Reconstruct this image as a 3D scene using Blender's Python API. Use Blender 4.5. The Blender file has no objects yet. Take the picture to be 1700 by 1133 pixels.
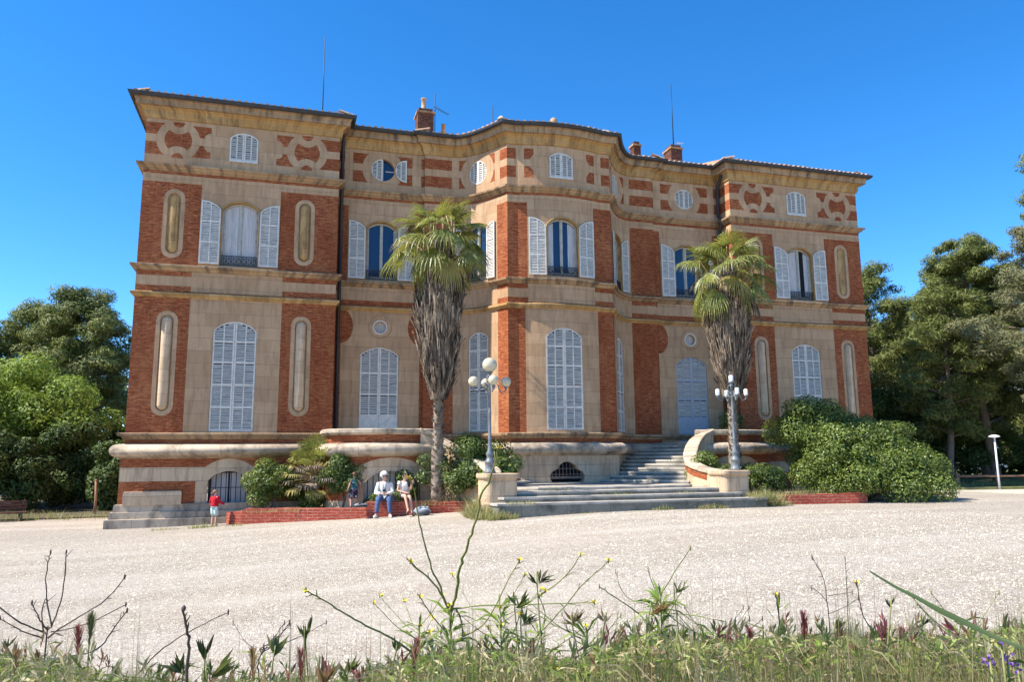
import bpy, math, random
import numpy as np
from mathutils import Vector, Matrix, Quaternion
from mathutils.geometry import delaunay_2d_cdt
PI = math.pi; R = math.radians
SC = bpy.context.scene; COL = SC.collection
rnd = random.Random(7)

# ------------------------------------------------------------------ camera
CAMP = Vector((0, -27, 2.2))
FPX, PITCH, ROLL, YAW = 1264.973, .1546, -.0082, .2873
fw = Vector((math.sin(YAW)*math.cos(PITCH), math.cos(YAW)*math.cos(PITCH), math.sin(PITCH)))
rt0 = Vector((math.cos(YAW), -math.sin(YAW), 0)); up0 = rt0.cross(fw)
rt = rt0*math.cos(ROLL)+up0*math.sin(ROLL); up = -rt0*math.sin(ROLL)+up0*math.cos(ROLL)
cd = bpy.data.cameras.new("camera"); cam = bpy.data.objects.new("camera", cd); COL.objects.link(cam)
m = Matrix((rt, up, -fw)).transposed().to_4x4(); m.translation = CAMP; cam.matrix_world = m
cd.sensor_width = 36; cd.lens = 36*FPX/1700; cd.clip_start = .05; cd.clip_end = 2000
SC.camera = cam
def atD(px, py, d):       # world point seen at photo pixel (px,py) at depth d: used to measure positions
    v = fw+rt*((px-850)/FPX)-up*((py-566.5)/FPX); return CAMP+v*d

# ------------------------------------------------------------------ world, sun, exposure
SUN_EL, SUN_AZ = 50, -91.5
w = bpy.data.worlds.new("World"); SC.world = w; w.use_nodes = True
nt = w.node_tree; bgn = nt.nodes['Background']
sky = nt.nodes.new('ShaderNodeTexSky'); sky.sky_type = 'NISHITA'; sky.sun_disc = False
sky.sun_elevation = R(SUN_EL); sky.sun_rotation = R(SUN_AZ); sky.altitude = 300
sky.air_density = .8; sky.dust_density = .05; sky.ozone_density = 5.0
hs = nt.nodes.new('ShaderNodeHueSaturation'); hs.inputs['Saturation'].default_value = 1.27
nt.links.new(sky.outputs[0], hs.inputs['Color']); nt.links.new(hs.outputs[0], bgn.inputs[0])
bgn.inputs[1].default_value = .15
sd = bpy.data.lights.new("sun", 'SUN'); sd.energy = 5; sd.angle = R(.5); sd.color = (1, .95, .86)
so = bpy.data.objects.new("sun", sd); COL.objects.link(so)
sdir = Vector((math.sin(R(SUN_AZ))*math.cos(R(SUN_EL)), math.cos(R(SUN_AZ))*math.cos(R(SUN_EL)), math.sin(R(SUN_EL))))
so.rotation_euler = sdir.to_track_quat('Z', 'Y').to_euler(); so.location = (-30, -10, 40)
SC.view_settings.view_transform = 'Standard'; SC.view_settings.look = 'None'
SC.view_settings.exposure = 1.0; SC.view_settings.gamma = 1
SC.cycles.max_bounces = 5; SC.cycles.diffuse_bounces = 3; SC.cycles.transparent_max_bounces = 4

# ------------------------------------------------------------------ materials
def srgb(r, g, b):
    f = lambda c: (c/12.92 if c <= .04045 else ((c+.055)/1.055)**2.4)
    return (f(r/255), f(g/255), f(b/255), 1)
def newmat(name, col=(.5, .5, .5, 1), rough=.8, spec=.3, metal=0):
    mt = bpy.data.materials.new(name); mt.use_nodes = True
    b = mt.node_tree.nodes['Principled BSDF']
    b.inputs['Base Color'].default_value = (*col[:3], 1); b.inputs['Roughness'].default_value = rough
    b.inputs['Specular IOR Level'].default_value = spec; b.inputs['Metallic'].default_value = metal
    return mt
class G:
    def __init__(s, mt): s.t = mt.node_tree; s.b = s.t.nodes['Principled BSDF']
    def n(s, ty, **k):
        x = s.t.nodes.new(ty)
        for a, v in k.items(): setattr(x, a, v)
        return x
    def l(s, a, b): s.t.links.new(a, b)
    def coord(s, which='Object', scale=(1, 1, 1)):
        c = s.n('ShaderNodeTexCoord'); mp = s.n('ShaderNodeMapping'); mp.inputs['Scale'].default_value = scale
        s.l(c.outputs[which], mp.inputs[0]); return mp.outputs[0]
    def noise(s, vec, scale, detail=3, rough=.6):
        x = s.n('ShaderNodeTexNoise'); x.inputs['Scale'].default_value = scale
        x.inputs['Detail'].default_value = detail; x.inputs['Roughness'].default_value = rough
        s.l(vec, x.inputs['Vector']); return x.outputs[0]
    def ramp(s, fac, stops):
        x = s.n('ShaderNodeValToRGB'); e = x.color_ramp.elements
        while len(e) < len(stops): e.new(.5)
        for i, (p, c) in enumerate(stops):
            e[i].position = p; e[i].color = (c, c, c, 1) if not hasattr(c, '__len__') else (*c[:3], 1)
        s.l(fac, x.inputs[0]); return x.outputs[0]
    def mix(s, fac, a, b, mode='MIX'):
        x = s.n('ShaderNodeMix'); x.data_type = 'RGBA'; x.blend_type = mode
        for sock, v in ((x.inputs[0], fac), (x.inputs[6], a), (x.inputs[7], b)):
            if isinstance(v, bpy.types.NodeSocket): s.l(v, sock)
            elif hasattr(v, '__len__'): sock.default_value = (*v[:3], 1)
            else: sock.default_value = v
        return x.outputs[2]
    def bump(s, h, dist=.02, strength=1):
        x = s.n('ShaderNodeBump'); x.inputs['Distance'].default_value = dist; x.inputs['Strength'].default_value = strength
        s.l(h, x.inputs['Height']); s.l(x.outputs[0], s.b.inputs['Normal'])
    def col(s, c): s.l(c, s.b.inputs['Base Color'])

def brick_mat(name, c1, c2, cm, bw=.22, rh=.052, mort=.008, bump=.012, dark=.5, msm=.3):
    mt = newmat(name, c1, .9, .15); g = G(mt)
    uv = g.coord('UV')
    # slightly wavy courses
    nz = g.n('ShaderNodeTexNoise'); nz.inputs['Scale'].default_value = 2.2; g.l(uv, nz.inputs['Vector'])
    ad = g.n('ShaderNodeVectorMath', operation='MULTIPLY_ADD'); g.l(nz.outputs[1], ad.inputs[0])
    ad.inputs[1].default_value = (.03, .03, 0); g.l(uv, ad.inputs[2])
    bt = g.n('ShaderNodeTexBrick'); g.l(ad.outputs[0], bt.inputs['Vector'])
    for k, v in (('Scale', 1), ('Brick Width', bw), ('Row Height', rh), ('Mortar Size', mort), ('Mortar Smooth', msm), ('Bias', 0)):
        bt.inputs[k].default_value = v
    bt.inputs['Color1'].default_value = c1; bt.inputs['Color2'].default_value = c2; bt.inputs['Mortar'].default_value = cm
    # single odd bricks: streaky noise stretched along the course
    st = g.coord('UV', (3.5, 15, 1)); n2 = g.noise(st, 1.1, 2, .7)
    c = g.mix(g.ramp(n2, [(.42, 0), (.62, 1)]), bt.outputs[0], g.mix(.75, bt.outputs[0], (c2[0]*dark, c2[1]*dark, c2[2]*dark)))
    n3 = g.noise(g.coord('UV', (5, 17, 1)), 1.3, 1, .5)
    c = g.mix(g.ramp(n3, [(.58, 0), (.68, .6)]), c, (min(1, c1[0]*1.5), c1[1]*2.0, c1[2]*2.3))
    big = g.noise(uv, .55, 4, .6)
    c = g.mix(g.ramp(big, [(.34, .6), (.62, 0)]), c, (c1[0]*.5, c1[1]*.42, c1[2]*.42))
    b2 = g.noise(g.coord('UV', (1.2, .45, 1)), 1.7, 4, .65); c = g.mix(g.ramp(b2, [(.52, 0), (.74, .4)]), c, (c1[0]*1.15, c1[1]*1.9, c1[2]*2.2))
    g.col(c)
    inv = g.n('ShaderNodeMath', operation='MULTIPLY_ADD'); g.l(bt.outputs[1], inv.inputs[0]); inv.inputs[1].default_value = -1
    g.l(n2, inv.inputs[2]); g.bump(inv.outputs[0], bump)
    return mt
def stone_mat(name, base, var, stain, block=(1.05, .42), stains=.5, joint=.45, rough=.85, grain=22, vert=True, seed=0, sx=5):
    mt = newmat(name, base, rough, .2); g = G(mt)
    uv = g.coord('UV')
    bt = g.n('ShaderNodeTexBrick'); g.l(uv, bt.inputs['Vector'])
    for k, v in (('Scale', 1), ('Brick Width', block[0]), ('Row Height', block[1]), ('Mortar Size', .007), ('Mortar Smooth', .2), ('Bias', 0)):
        bt.inputs[k].default_value = v
    bt.inputs['Color1'].default_value = base; bt.inputs['Color2'].default_value = var
    bt.inputs['Mortar'].default_value = (base[0]*(1-joint), base[1]*(1-joint), base[2]*(1-joint), 1)
    n1 = g.noise(uv, 1.4+seed*.1, 5, .65)
    c = g.mix(g.ramp(n1, [(.35, .0), (.68, .5)]), bt.outputs[0], var)
    n2 = g.noise(uv, grain, 3, .7)
    c = g.mix(g.ramp(n2, [(.3, .35), (.6, 0)]), c, (base[0]*.62, base[1]*.58, base[2]*.55))
    if stains:
        sv = g.coord('UV', (sx, .7, 1) if vert else (1.3, 1.3, 1)); n3 = g.noise(sv, 1.2, 4, .7)
        c = g.mix(g.ramp(n3, [(.46, 0), (.66, stains)]), c, stain)
        n4 = g.noise(uv, .8, 3, .6)
        c = g.mix(g.ramp(n4, [(.55, 0), (.75, stains*.6)]), c, stain)
    g.col(c)
    mx = g.n('ShaderNodeMath', operation='MULTIPLY_ADD'); g.l(bt.outputs[1], mx.inputs[0]); mx.inputs[1].default_value = -1.2; g.l(n2, mx.inputs[2])
    g.bump(mx.outputs[0], .008)
    return mt
def speck(name, c1, c2, scale=8, rough=.8, bump=.01, coord='Object', sc=(1, 1, 1), spec=.25, lo=.35, hi=.65, tw=0):
    mt = newmat(name, c1, rough, spec); g = G(mt); v = g.coord(coord, sc); n = g.noise(v, scale, 4, .65)
    g.col(g.mix(g.ramp(n, [(lo, 0), (hi, 1)]), c1, c2))
    if bump: g.bump(n, bump)
    return mt
def leafmat(name, cols, trans=.25, rough=.55, spec=.25):
    # colour differs from clump to clump (3D noise over the crown) and from leaf to leaf
    mt = newmat(name, cols[0], rough, spec); g = G(mt)
    v = g.coord('Object'); n = g.noise(v, 1.1, 3, .6); n2 = g.noise(v, 14, 1, .5)
    c = g.mix(g.ramp(n, [(.36, 0), (.64, 1)]), cols[0], cols[1])
    c = g.mix(g.ramp(n2, [(.5, 0), (.72, .8)]), c, cols[2]); g.col(c)
    tr = g.n('ShaderNodeBsdfTranslucent'); ms = g.n('ShaderNodeMixShader'); ms.inputs[0].default_value = trans
    tc = g.mix(.5, c, (cols[2][0]*1.1, cols[2][1]*1.2, cols[2][2]*.6)); g.l(tc, tr.inputs[0])
    out = g.t.nodes['Material Output']
    g.l(g.b.outputs[0], ms.inputs[1]); g.l(tr.outputs[0], ms.inputs[2]); g.l(ms.outputs[0], out.inputs[0])
    return mt

BR1, BR2, BRM = (.44, .12, .042, 1), (.31, .07, .026, 1), (.40, .20, .105, 1)
M = {}
M['brick'] = brick_mat('brick', BR1, BR2, BRM)
M['oldbrick'] = brick_mat('sooty_brick', (.17, .065, .04, 1), (.10, .04, .028, 1), (.22, .14, .10, 1))
M['newbrick'] = brick_mat('new_brick', (.44, .085, .05, 1), (.36, .062, .036, 1), (.52, .30, .22, 1), .30, .085, .012, .006, .8, .1)
ST1, ST2 = (.56, .365, .215, 1), (.44, .27, .15, 1)
M['stone'] = stone_mat('facing_stone', ST1, ST2, (.20, .12, .075), stains=.45, joint=.08)
M['ochre'] = stone_mat('ochre_stone', (.54, .345, .155, 1), (.42, .24, .085, 1), (.12, .07, .035), (.62, 1.2), .7, .45, sx=3.2)
M['ledge'] = stone_mat('weathered_stone', (.50, .335, .19, 1), (.34, .21, .115, 1), (.06, .045, .035), (1.0, 1.4), .8, .4, sx=3.2)
M['grey'] = stone_mat('grey_stone', (.60, .485, .36, 1), (.43, .33, .23, 1), (.05, .042, .035), (1.1, 3), .75, .5, vert=False)
M['white'] = stone_mat('pale_stone', (.68, .50, .335, 1), (.55, .385, .24, 1), (.15, .095, .055), (.8, .40), .42, .3)
M['riser'] = stone_mat('shaded_riser_stone', (.27, .25, .20, 1), (.19, .18, .14, 1), (.07, .07, .05), (1.3, 9), .7, .5, vert=False)  # greenish stained stone, with the risers' shade painted into its darker colour
M['gaplight'] = newmat('shutter_backing_pale', (.22, .22, .22), .9, .05)
M['tread'] = stone_mat('tread_stone', (.52, .47, .40, 1), (.40, .35, .29, 1), (.10, .095, .08), (1.3, 9), .6, .5, vert=False)
M['paint'] = speck('grey_white_paint', (.66, .61, .54, 1), (.46, .43, .39, 1), 7, .55, .003, lo=.4, hi=.75)
M['slat'] = speck('slat_paint', (.55, .51, .45, 1), (.28, .26, .23, 1), 5, .6, .0, sc=(1, 1, 6), lo=.35, hi=.8)
M['cream'] = speck('cream_frame', (.50, .47, .42, 1), (.36, .33, .28, 1), 6, .6, .003)
M['doorpaint'] = speck('blue_grey_paint', (.40, .43, .48, 1), (.26, .29, .33, 1), 14, .55, .002, sc=(3, 3, .5))
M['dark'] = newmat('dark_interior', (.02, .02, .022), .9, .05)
M['gap'] = newmat('shutter_backing', (.045, .045, .05), .9, .05)
M['glass'] = newmat('window_glass', (.012, .03, .075), .06, .6)
M['curtain'] = speck('curtain', (.56, .53, .52, 1), (.40, .38, .37, 1), 3, .9, .01, sc=(9, 9, .6))
M['iron'] = newmat('wrought_iron', (.025, .025, .028), .5, .4, .3)
M['zinc'] = speck('zinc_gutter', (.045, .045, .047, 1), (.025, .025, .028, 1), 4, .5, .0, spec=.4)
M['pipe'] = newmat('drainpipe_metal', (.035, .03, .03), .5, .4)
M['tile'] = speck('roof_tile', (.42, .22, .13, 1), (.50, .36, .25, 1), 5, .9, .02)
M['lampmetal'] = speck('lamp_metal', (.17, .19, .20, 1), (.11, .125, .135, 1), 10, .45, .0, spec=.5)
M['soil'] = speck('soil', (.16, .115, .07, 1), (.26, .2, .12, 1), 6, .95, .03)

# ------------------------------------------------------------------ mesh helpers
ORG = {}
def meta(o, label=None, cat=None, group=None, kind=None):
    for k, v in (('label', label), ('category', cat), ('group', group), ('kind', kind)):
        if v: o[k] = v
    return o
def empty(name, loc, label, cat, group=None):
    o = bpy.data.objects.new(name, None); COL.objects.link(o); o.location = loc; ORG[o.name] = Vector(loc)
    o.empty_display_size = .3
    return meta(o, label, cat, group)
def linkmesh(name, me, parent=None, loc=None):
    o = bpy.data.objects.new(name, me); COL.objects.link(o)
    if parent is not None:
        o.parent = parent; ORG[o.name] = ORG[parent.name]
    else:
        o.location = loc or (0, 0, 0); ORG[o.name] = Vector(loc or (0, 0, 0))
    return o
class MB:
    def __init__(s): s.v = []; s.f = []; s.m = []; s.uv = []; s.sm = []
    def add(s, vs, fs, mi=0, uvs=None, smooth=False):
        b = len(s.v); s.v.extend([tuple(v) for v in vs])
        for f in fs:
            s.f.append(tuple(b+i for i in f)); s.m.append(mi); s.sm.append(smooth)
            s.uv.append([uvs[i] for i in f] if uvs is not None else None)
        return s
    def box(s, x0, x1, y0, y1, z0, z1, F=None, mi=0):
        vs = [(x, y, z) for z in (z0, z1) for y in (y0, y1) for x in (x0, x1)]
        fs = [(0, 2, 3, 1), (4, 5, 7, 6), (0, 1, 5, 4), (2, 6, 7, 3), (0, 4, 6, 2), (1, 3, 7, 5)]
        uv = [(v[0]+v[1], v[2]+v[1]*.3) for v in vs]
        if F: vs = [F(*v) for v in vs]
        return s.add(vs, fs, mi, uv)
    def prism(s, poly, y0, y1, F, mi=0, caps=True):
        n = len(poly); vs = [F(x, y0, z) for x, z in poly]+[F(x, y1, z) for x, z in poly]
        uv = [(x, z) for x, z in poly]*2
        fs = [(i, (i+1) % n, n+(i+1) % n, n+i) for i in range(n)]
        if caps: fs += [tuple(range(n)), tuple(range(2*n-1, n-1, -1))]
        return s.add(vs, fs, mi, uv)
    def tube(s, pts, rad, n=8, mi=0, cap=True, smooth=True):
        pts = [Vector(p) for p in pts]; rad = rad if hasattr(rad, '__len__') else [rad]*len(pts)
        vs = []; uv = []; fs = []; L = 0; prev = None
        for i, p in enumerate(pts):
            t = (pts[min(i+1, len(pts)-1)]-pts[max(i-1, 0)])
            t = t.normalized() if t.length > 1e-9 else Vector((0, 0, 1))
            if prev is None:
                a = Vector((0, 0, 1)) if abs(t.z) < .9 else Vector((1, 0, 0)); prev = a.cross(t).normalized()
            prev = (prev-t*prev.dot(t)); prev = prev.normalized() if prev.length > 1e-6 else t.orthogonal().normalized()
            b = t.cross(prev)
            if i: L += (p-pts[i-1]).length
            for k in range(n):
                a = 2*PI*k/n; vs.append(p+(prev*math.cos(a)+b*math.sin(a))*rad[i]); uv.append((k/n*2*PI*rad[i], L))
        for i in range(len(pts)-1):
            for k in range(n):
                fs.append((i*n+k, i*n+(k+1) % n, (i+1)*n+(k+1) % n, (i+1)*n+k))
        if cap: fs += [tuple(range(n-1, -1, -1)), tuple((len(pts)-1)*n+k for k in range(n))]
        return s.add(vs, fs, mi, uv, smooth)
    def lathe(s, prof, c, n=14, mi=0, smooth=True):
        vs = []; fs = []; uv = []
        for j, (r, z) in enumerate(prof):
            for k in range(n):
                a = 2*PI*k/n; vs.append((c[0]+r*math.cos(a), c[1]+r*math.sin(a), c[2]+z)); uv.append((k*.1, z))
        for j in range(len(prof)-1):
            for k in range(n): fs.append((j*n+k, j*n+(k+1) % n, (j+1)*n+(k+1) % n, (j+1)*n+k))
        fs += [tuple(range(n-1, -1, -1)), tuple((len(prof)-1)*n+k for k in range(n))]
        return s.add(vs, fs, mi, uv, smooth)
    def build(s, name, mats, parent=None, loc=None):
        me = bpy.data.meshes.new(name)
        o0 = ORG[parent.name] if parent is not None else Vector(loc or (0, 0, 0))
        vs = [(v[0]-o0.x, v[1]-o0.y, v[2]-o0.z) for v in s.v]
        me.from_pydata(vs, [], s.f)
        for mt in (mats if isinstance(mats, (list, tuple)) else [mats]): me.materials.append(mt)
        if s.f:
            me.polygons.foreach_set('material_index', s.m); me.polygons.foreach_set('use_smooth', s.sm)
            if any(u is not None for u in s.uv):
                ul = me.uv_layers.new(name='uv'); flat = []
                for f, u in zip(s.f, s.uv):
                    for k in range(len(f)): flat += list(u[k]) if u is not None else [0, 0]
                ul.data.foreach_set('uv', flat)
        me.validate(); me.update()
        return linkmesh(name, me, parent, loc)

# ------------------------------------------------------------------ plan of the house (u = distance from its axis)
XC = 9.556
def bez(a, b, c, n):
    return [tuple((1-t)**2*a[k]+2*t*(1-t)*b[k]+t*t*c[k] for k in (0, 1)) for t in [i/n for i in range(1, n+1)]]
def half_plan():
    RR = (1.64**2+.24**2)/.48
    p = [(1.64*i/8, -1.36+RR-math.sqrt(RR*RR-(1.64*i/8)**2)) for i in range(9)]
    p.append((2.05, -1.12)); p += bez((2.05, -1.12), (2.97, .7), (3.75, .7), 14)
    p += [(4.8, .7), (4.8, .85), (8.05, .85), (8.05, 0), (14.5, 0), (14.5, 13)]
    return p
class Path:
    def __init__(s, pts, s0=None, closed=False):
        s.p = [Vector((a[0], a[1])) for a in pts]; s.closed = closed
        s.S = [0]
        for a, b in zip(s.p, s.p[1:]): s.S.append(s.S[-1]+(b-a).length)
        if s0 is not None:
            k = s.S[s0]; s.S = [x-k for x in s.S]
    def seg(s, t):
        for i in range(len(s.p)-1):
            if t <= s.S[i+1]+1e-9: return i
        return len(s.p)-2
    def pos(s, t):
        i = s.seg(t); a, b = s.p[i], s.p[i+1]; return a+(b-a)*((t-s.S[i])/max(1e-9, s.S[i+1]-s.S[i]))
    def frame(s, t, hw=.3):
        a, b = s.pos(t-hw), s.pos(t+hw); T = (b-a).normalized(); N = Vector((T.y, -T.x)); O = s.pos(t)
        if abs((O-(a+b)/2).dot(N)) > .02: O = (a+b)/2+N*max(0, (O-(a+b)/2).dot(N))
        return lambda x, y, z: Vector((O.x+T.x*x+N.x*y, O.y+T.y*x+N.y*y, z))
    def off(s, d):
        n = len(s.p); out = []
        for i in range(n):
            if s.closed: a, b, c = s.p[(i-1) % n], s.p[i], s.p[(i+1) % n]
            else: a, b, c = s.p[max(i-1, 0)], s.p[i], s.p[min(i+1, n-1)]
            t1 = (b-a).normalized() if (b-a).length > 1e-9 else (c-b).normalized()
            t2 = (c-b).normalized() if (c-b).length > 1e-9 else t1
            n1, n2 = Vector((t1.y, -t1.x)), Vector((t2.y, -t2.x))
            mth = (n1+n2)/max(.25, 1+n1.dot(n2)); out.append(b+mth*d)
        return out
HP = half_plan()
full = [(XC-u, y) for u, y in reversed(HP)]+[(XC+u, y) for u, y in HP[1:]]
P0 = Path(full, s0=len(HP)-1)
i_r = len(HP)-1
def Su(u, sg=1):           # arc length of plan position u on the flat stretches
    for i in range(len(HP)-1):
        a, b = HP[i], HP[i+1]
        if abs(a[0]-b[0]) > 1e-6 and a[0]-1e-9 <= u <= b[0]+1e-9:
            base = P0.S[i_r+i]; return sg*(base+(u-a[0])/(b[0]-a[0])*(P0.S[i_r+i+1]-base))
LOOP = Path(full, closed=True)
def sweep(path, prof, name, mat, parent, closed=True, cap=True, smooth=False):
    mb = MB(); cols = [path.off(o) for o, z in prof]; n = len(path.p)
    vl = [0]
    for a, b in zip(prof, prof[1:]): vl.append(vl[-1]+math.hypot(b[0]-a[0], b[1]-a[1]))
    L = path.S+[path.S[-1]+(path.p[0]-path.p[-1]).length]
    vs = []; uv = []; k = len(prof); m_ = n+1 if closed else n
    for i in range(m_):
        for j in range(k):
            q = cols[j][i % n]; vs.append((q.x, q.y, prof[j][1])); uv.append((L[i], prof[j][1]+.35*abs(vl[j]-(prof[j][1]-prof[0][1]))))
    fs = [(i*k+j, (i+1)*k+j, (i+1)*k+j+1, i*k+j+1) for i in range(m_-1) for j in range(k-1)]
    if not closed and cap: fs += [tuple(range(k-1, -1, -1)), tuple((m_-1)*k+j for j in range(k))]
    mb.add(vs, fs, 0, uv, smooth); return mb.build(name, mat, parent)

def arch(c, hw, z0, zs, za, n=12):
    if za-zs < 1e-4: return [(c-hw, z0), (c+hw, z0), (c+hw, zs), (c-hw, zs)]
    h = za-zs; r = (hw*hw+h*h)/(2*h); a0 = math.asin(min(1, hw/r)); out = [(c-hw, z0), (c+hw, z0)]
    for i in range(n+1):
        a = a0-2*a0*i/n; out.append((c+r*math.sin(a), za-r+r*math.cos(a)))
    return out
def archf(hw, zs, za):
    h = za-zs; r = (hw*hw+h*h)/(2*h)
    return lambda x: za-r+math.sqrt(max(0, r*r-x*x))
def ell(c, z, rx, rz, n=28): return [(c+rx*math.cos(2*PI*i/n), z+rz*math.sin(2*PI*i/n)) for i in range(n)]
def stadium(c, z0, z1, r, n=8):
    o = []
    for i in range(n+1): a = PI*i/n; o.append((c+r*math.cos(a), z1-r+r*math.sin(a)))
    for i in range(n+1): a = PI+PI*i/n; o.append((c+r*math.cos(a), z0+r+r*math.sin(a)))
    return o
def rect(a, b, z0, z1): return [(min(a, b), z0), (max(a, b), z0), (max(a, b), z1), (min(a, b), z1)]
def inside(p, poly):
    x, y = p; c = False; j = len(poly)-1
    for i in range(len(poly)):
        xi, yi = poly[i]; xj, yj = poly[j]
        if (yi > y) != (yj > y) and x < (xj-xi)*(y-yi)/(yj-yi)+xi: c = not c
        j = i
    return c
def wall(path, off, z0, z1, shapes, default, parent, prefix='', s0=None, s1=None, names=('brick_wall', 'stone_facing')):
    # shapes: (polygon in (s,z), 'b' brick / 's' stone / 'h' hole), the last one that contains a point wins
    pts = path.off(off); S = path.S; s0 = S[0] if s0 is None else s0; s1 = S[-1] if s1 is None else s1
    V = []; E = []
    def addpoly(p, closed=True):
        b = len(V); V.extend([Vector(q) for q in p]); n = len(p)
        for i in range(n if closed else n-1): E.append((b+i, b+(i+1) % n))
    addpoly([(s0, z0), (s1, z0), (s1, z1), (s0, z1)])
    for x in S:
        if s0+1e-4 < x < s1-1e-4: addpoly([(x, z0), (x, z1)], False)
    for p, k in shapes: addpoly([(min(max(a, s0), s1), min(max(b, z0), z1)) for a, b in p])
    r = delaunay_2d_cdt(V, E, [], 0, 1e-5)
    vs, fs = r[0], r[2]
    bbs = [(min(q[0] for q in p), max(q[0] for q in p), min(q[1] for q in p), max(q[1] for q in p), p, k) for p, k in shapes]
    def xyz(q):
        i = path.seg(q[0]); t = (q[0]-S[i])/max(1e-9, S[i+1]-S[i]); p = pts[i]+(pts[i+1]-pts[i])*t; return (p.x, p.y, q[1])
    X = [xyz(q) for q in vs]; uv = [(q[0], q[1]) for q in vs]
    F = {'b': [], 's': []}
    for f in fs:
        c = (sum(vs[i][0] for i in f)/len(f), sum(vs[i][1] for i in f)/len(f)); k = default
        for a, b, cc, d, p, kk in bbs:
            if a <= c[0] <= b and cc <= c[1] <= d and inside(c, p): k = kk
        if k != 'h': F[k].append(tuple(f))
    out = []
    for k, nm, mt in (('b', names[0], M['brick']), ('s', names[1], M['stone'] if prefix != 'base' else M['white'])):
        if F[k]:
            mb = MB(); used = {}; 
            for f in F[k]:
                for i in f: used.setdefault(i, len(used))
            inv = sorted(used, key=used.get)
            mb.add([X[i] for i in inv], [tuple(used[i] for i in f) for f in F[k]], 0, [uv[i] for i in inv])
            out.append(mb.build(nm, mt, parent))
    return out

# ================================================================== THE HOUSE
house = empty('mansion', (XC, 6, .2), 'three storey brick and stone mansion with bowed centre, two corner wings and white shutters', 'mansion')
SW = Su(11.33); SR = Su(6.38); SV = 3.55; S85 = P0.S[i_r+[i for i, h in enumerate(HP) if h == (4.8, .85)][0]]; SWE = Su(14.5); SWI = Su(8.05+1e-6)
CORN = P0.S[i_r+9]
shp = []
def A(poly, k):     # both halves of the house
    shp.append((poly, k)); shp.append(([(-s, z) for s, z in reversed(poly)], k))
FL = P0.S[-1]
# bands
shp.append((rect(-FL, FL, 12.22, 13.95), 's')); shp.append((rect(-FL, FL, 11.62, 11.90), 's')); shp.append((rect(-FL, FL, 8.03, 8.36), 's'))
ROW = ((12.58, 13.02), (13.30, 13.72))
# attic, wings: brick fields, ring with two arcs
for du in (-2.14, 2.14):
    c = SW+du; inn = -1 if du > 0 else 1
    for z0, z1 in ROW:
        e0 = c+inn*1.05; e1 = SWE if du > 0 else SWI+.0
        A(rect(e0, e1, z0, z1), 'b')
        zn = z1-.15 if z0 < 13 else z0
        A(rect(e0, e0-inn*.14, z0 if z0 < 13 else z0, z0+.12) if z0 > 13 else rect(e0, e0-inn*.14, z1-.12, z1), 's')
        A(ell(e0-inn*.02, z0 if z0 > 13 else z1, .2, .2, 12), 's')
    A(ell(c, 13.15, .70, .72), 's'); A(ell(c, 13.15, .44, .47), 'b')
    cl = lambda pts: [(x, z) for x, z in pts]
    for sg, zc in ((1, 13.80), (-1, 12.50)):
        def half(r, n=14): return [(c+r*math.cos(PI*i/n), zc-sg*r*math.sin(PI*i/n)) for i in range(n+1)]
        A(half(.43), 's'); A(half(.19), 'b')
    # attic face just beyond the rings stays stone
A([(SW-.5, 12.22), (SW+.5, 12.22), (SW+.5, 12.57), (SW-.5, 12.57)], 's')
# attic, side faces
for z0, z1 in ROW:
    A(rect(SWE, SWE+1.2, z0, z1), 'b'); A(rect(SWE+1.8, SWE+5, z0, z1), 'b'); A(rect(SWE+5.6, SWE+9, z0, z1), 'b')
    A(rect(S85+3.0-.0, SWI, z0, z1), 'b')                                     # in the corner and on the wing's return
    A(rect(SWI-.55, SWI-.35, z0, z1), 's') if False else None
    # recess
    A(rect(SR-1.12, SR+1.12, z0, z1), 'b')
    A(rect(P0.S[i_r+24]+.02-.02, S85+.12, z0, z1), 'b') if False else None
    A(rect(4.66, S85+.12, z0, z1), 'b')
    A(rect(SV-.83, SV+.83, z0, z1), 'b')
    A(rect(1.73, 2.46, z0, z1), 'b')
    A([(1.42, z0), (1.42, z1), (1.06, z1), (1.06, z0+.2), (1.2, z0)] if z0 > 13 else [(1.42, z0), (1.42, z1), (1.2, z1), (1.06, z1-.2), (1.06, z0)], 'b')
A(ell(SR, 13.14, .78, .80), 's'); A(ell(SV, 13.12, .77, .80), 's')
A(rect(SR-.05+.0, SR+.05, 13.7, 13.9), 's')
# first floor panels
A(rect(SW-1.30, SW+1.30, 7.85, 11.62), 's'); A(rect(SR-1.24, SR+1.24, 8.03, 11.62), 's')
A(rect(2.62, 4.62, 7.85, 11.62), 's'); shp.append((rect(-1.32, 1.32, 7.85, 11.62), 's'))
A(rect(SW-1.47, SW+1.47, 7.85, 8.60), 's')
A(rect(SR-1.45, SR+1.45, 8.03, 8.60), 's')
# ground floor panels
A(rect(SW-1.47, SW+1.47, 3.0, 7.70), 's'); A(rect(SR-1.46, SR+1.40, 2.75, 7.72), 's')
A(ell(SR-1.44, 7.05, .42, .62), 'b'); A(ell(SR+1.40, 7.05, .42, .62), 'b')
A(rect(2.60, 4.60, 3.0, 7.70), 's'); shp.append((rect(-1.43, 1.43, 3.0, 7.70), 's'))
# niches
NICHE = [(SW-2.14, 8.98, 11.40), (SW+2.14, 8.98, 11.40), (SW-2.14, 3.70, 7.18), (SW+2.14, 3.70, 7.18)]
for c, z0, z1 in NICHE:
    A(stadium(c, z0, z1, .335), 's'); A(stadium(c, z0+.14, z1-.14, .205), 'h')
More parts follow.
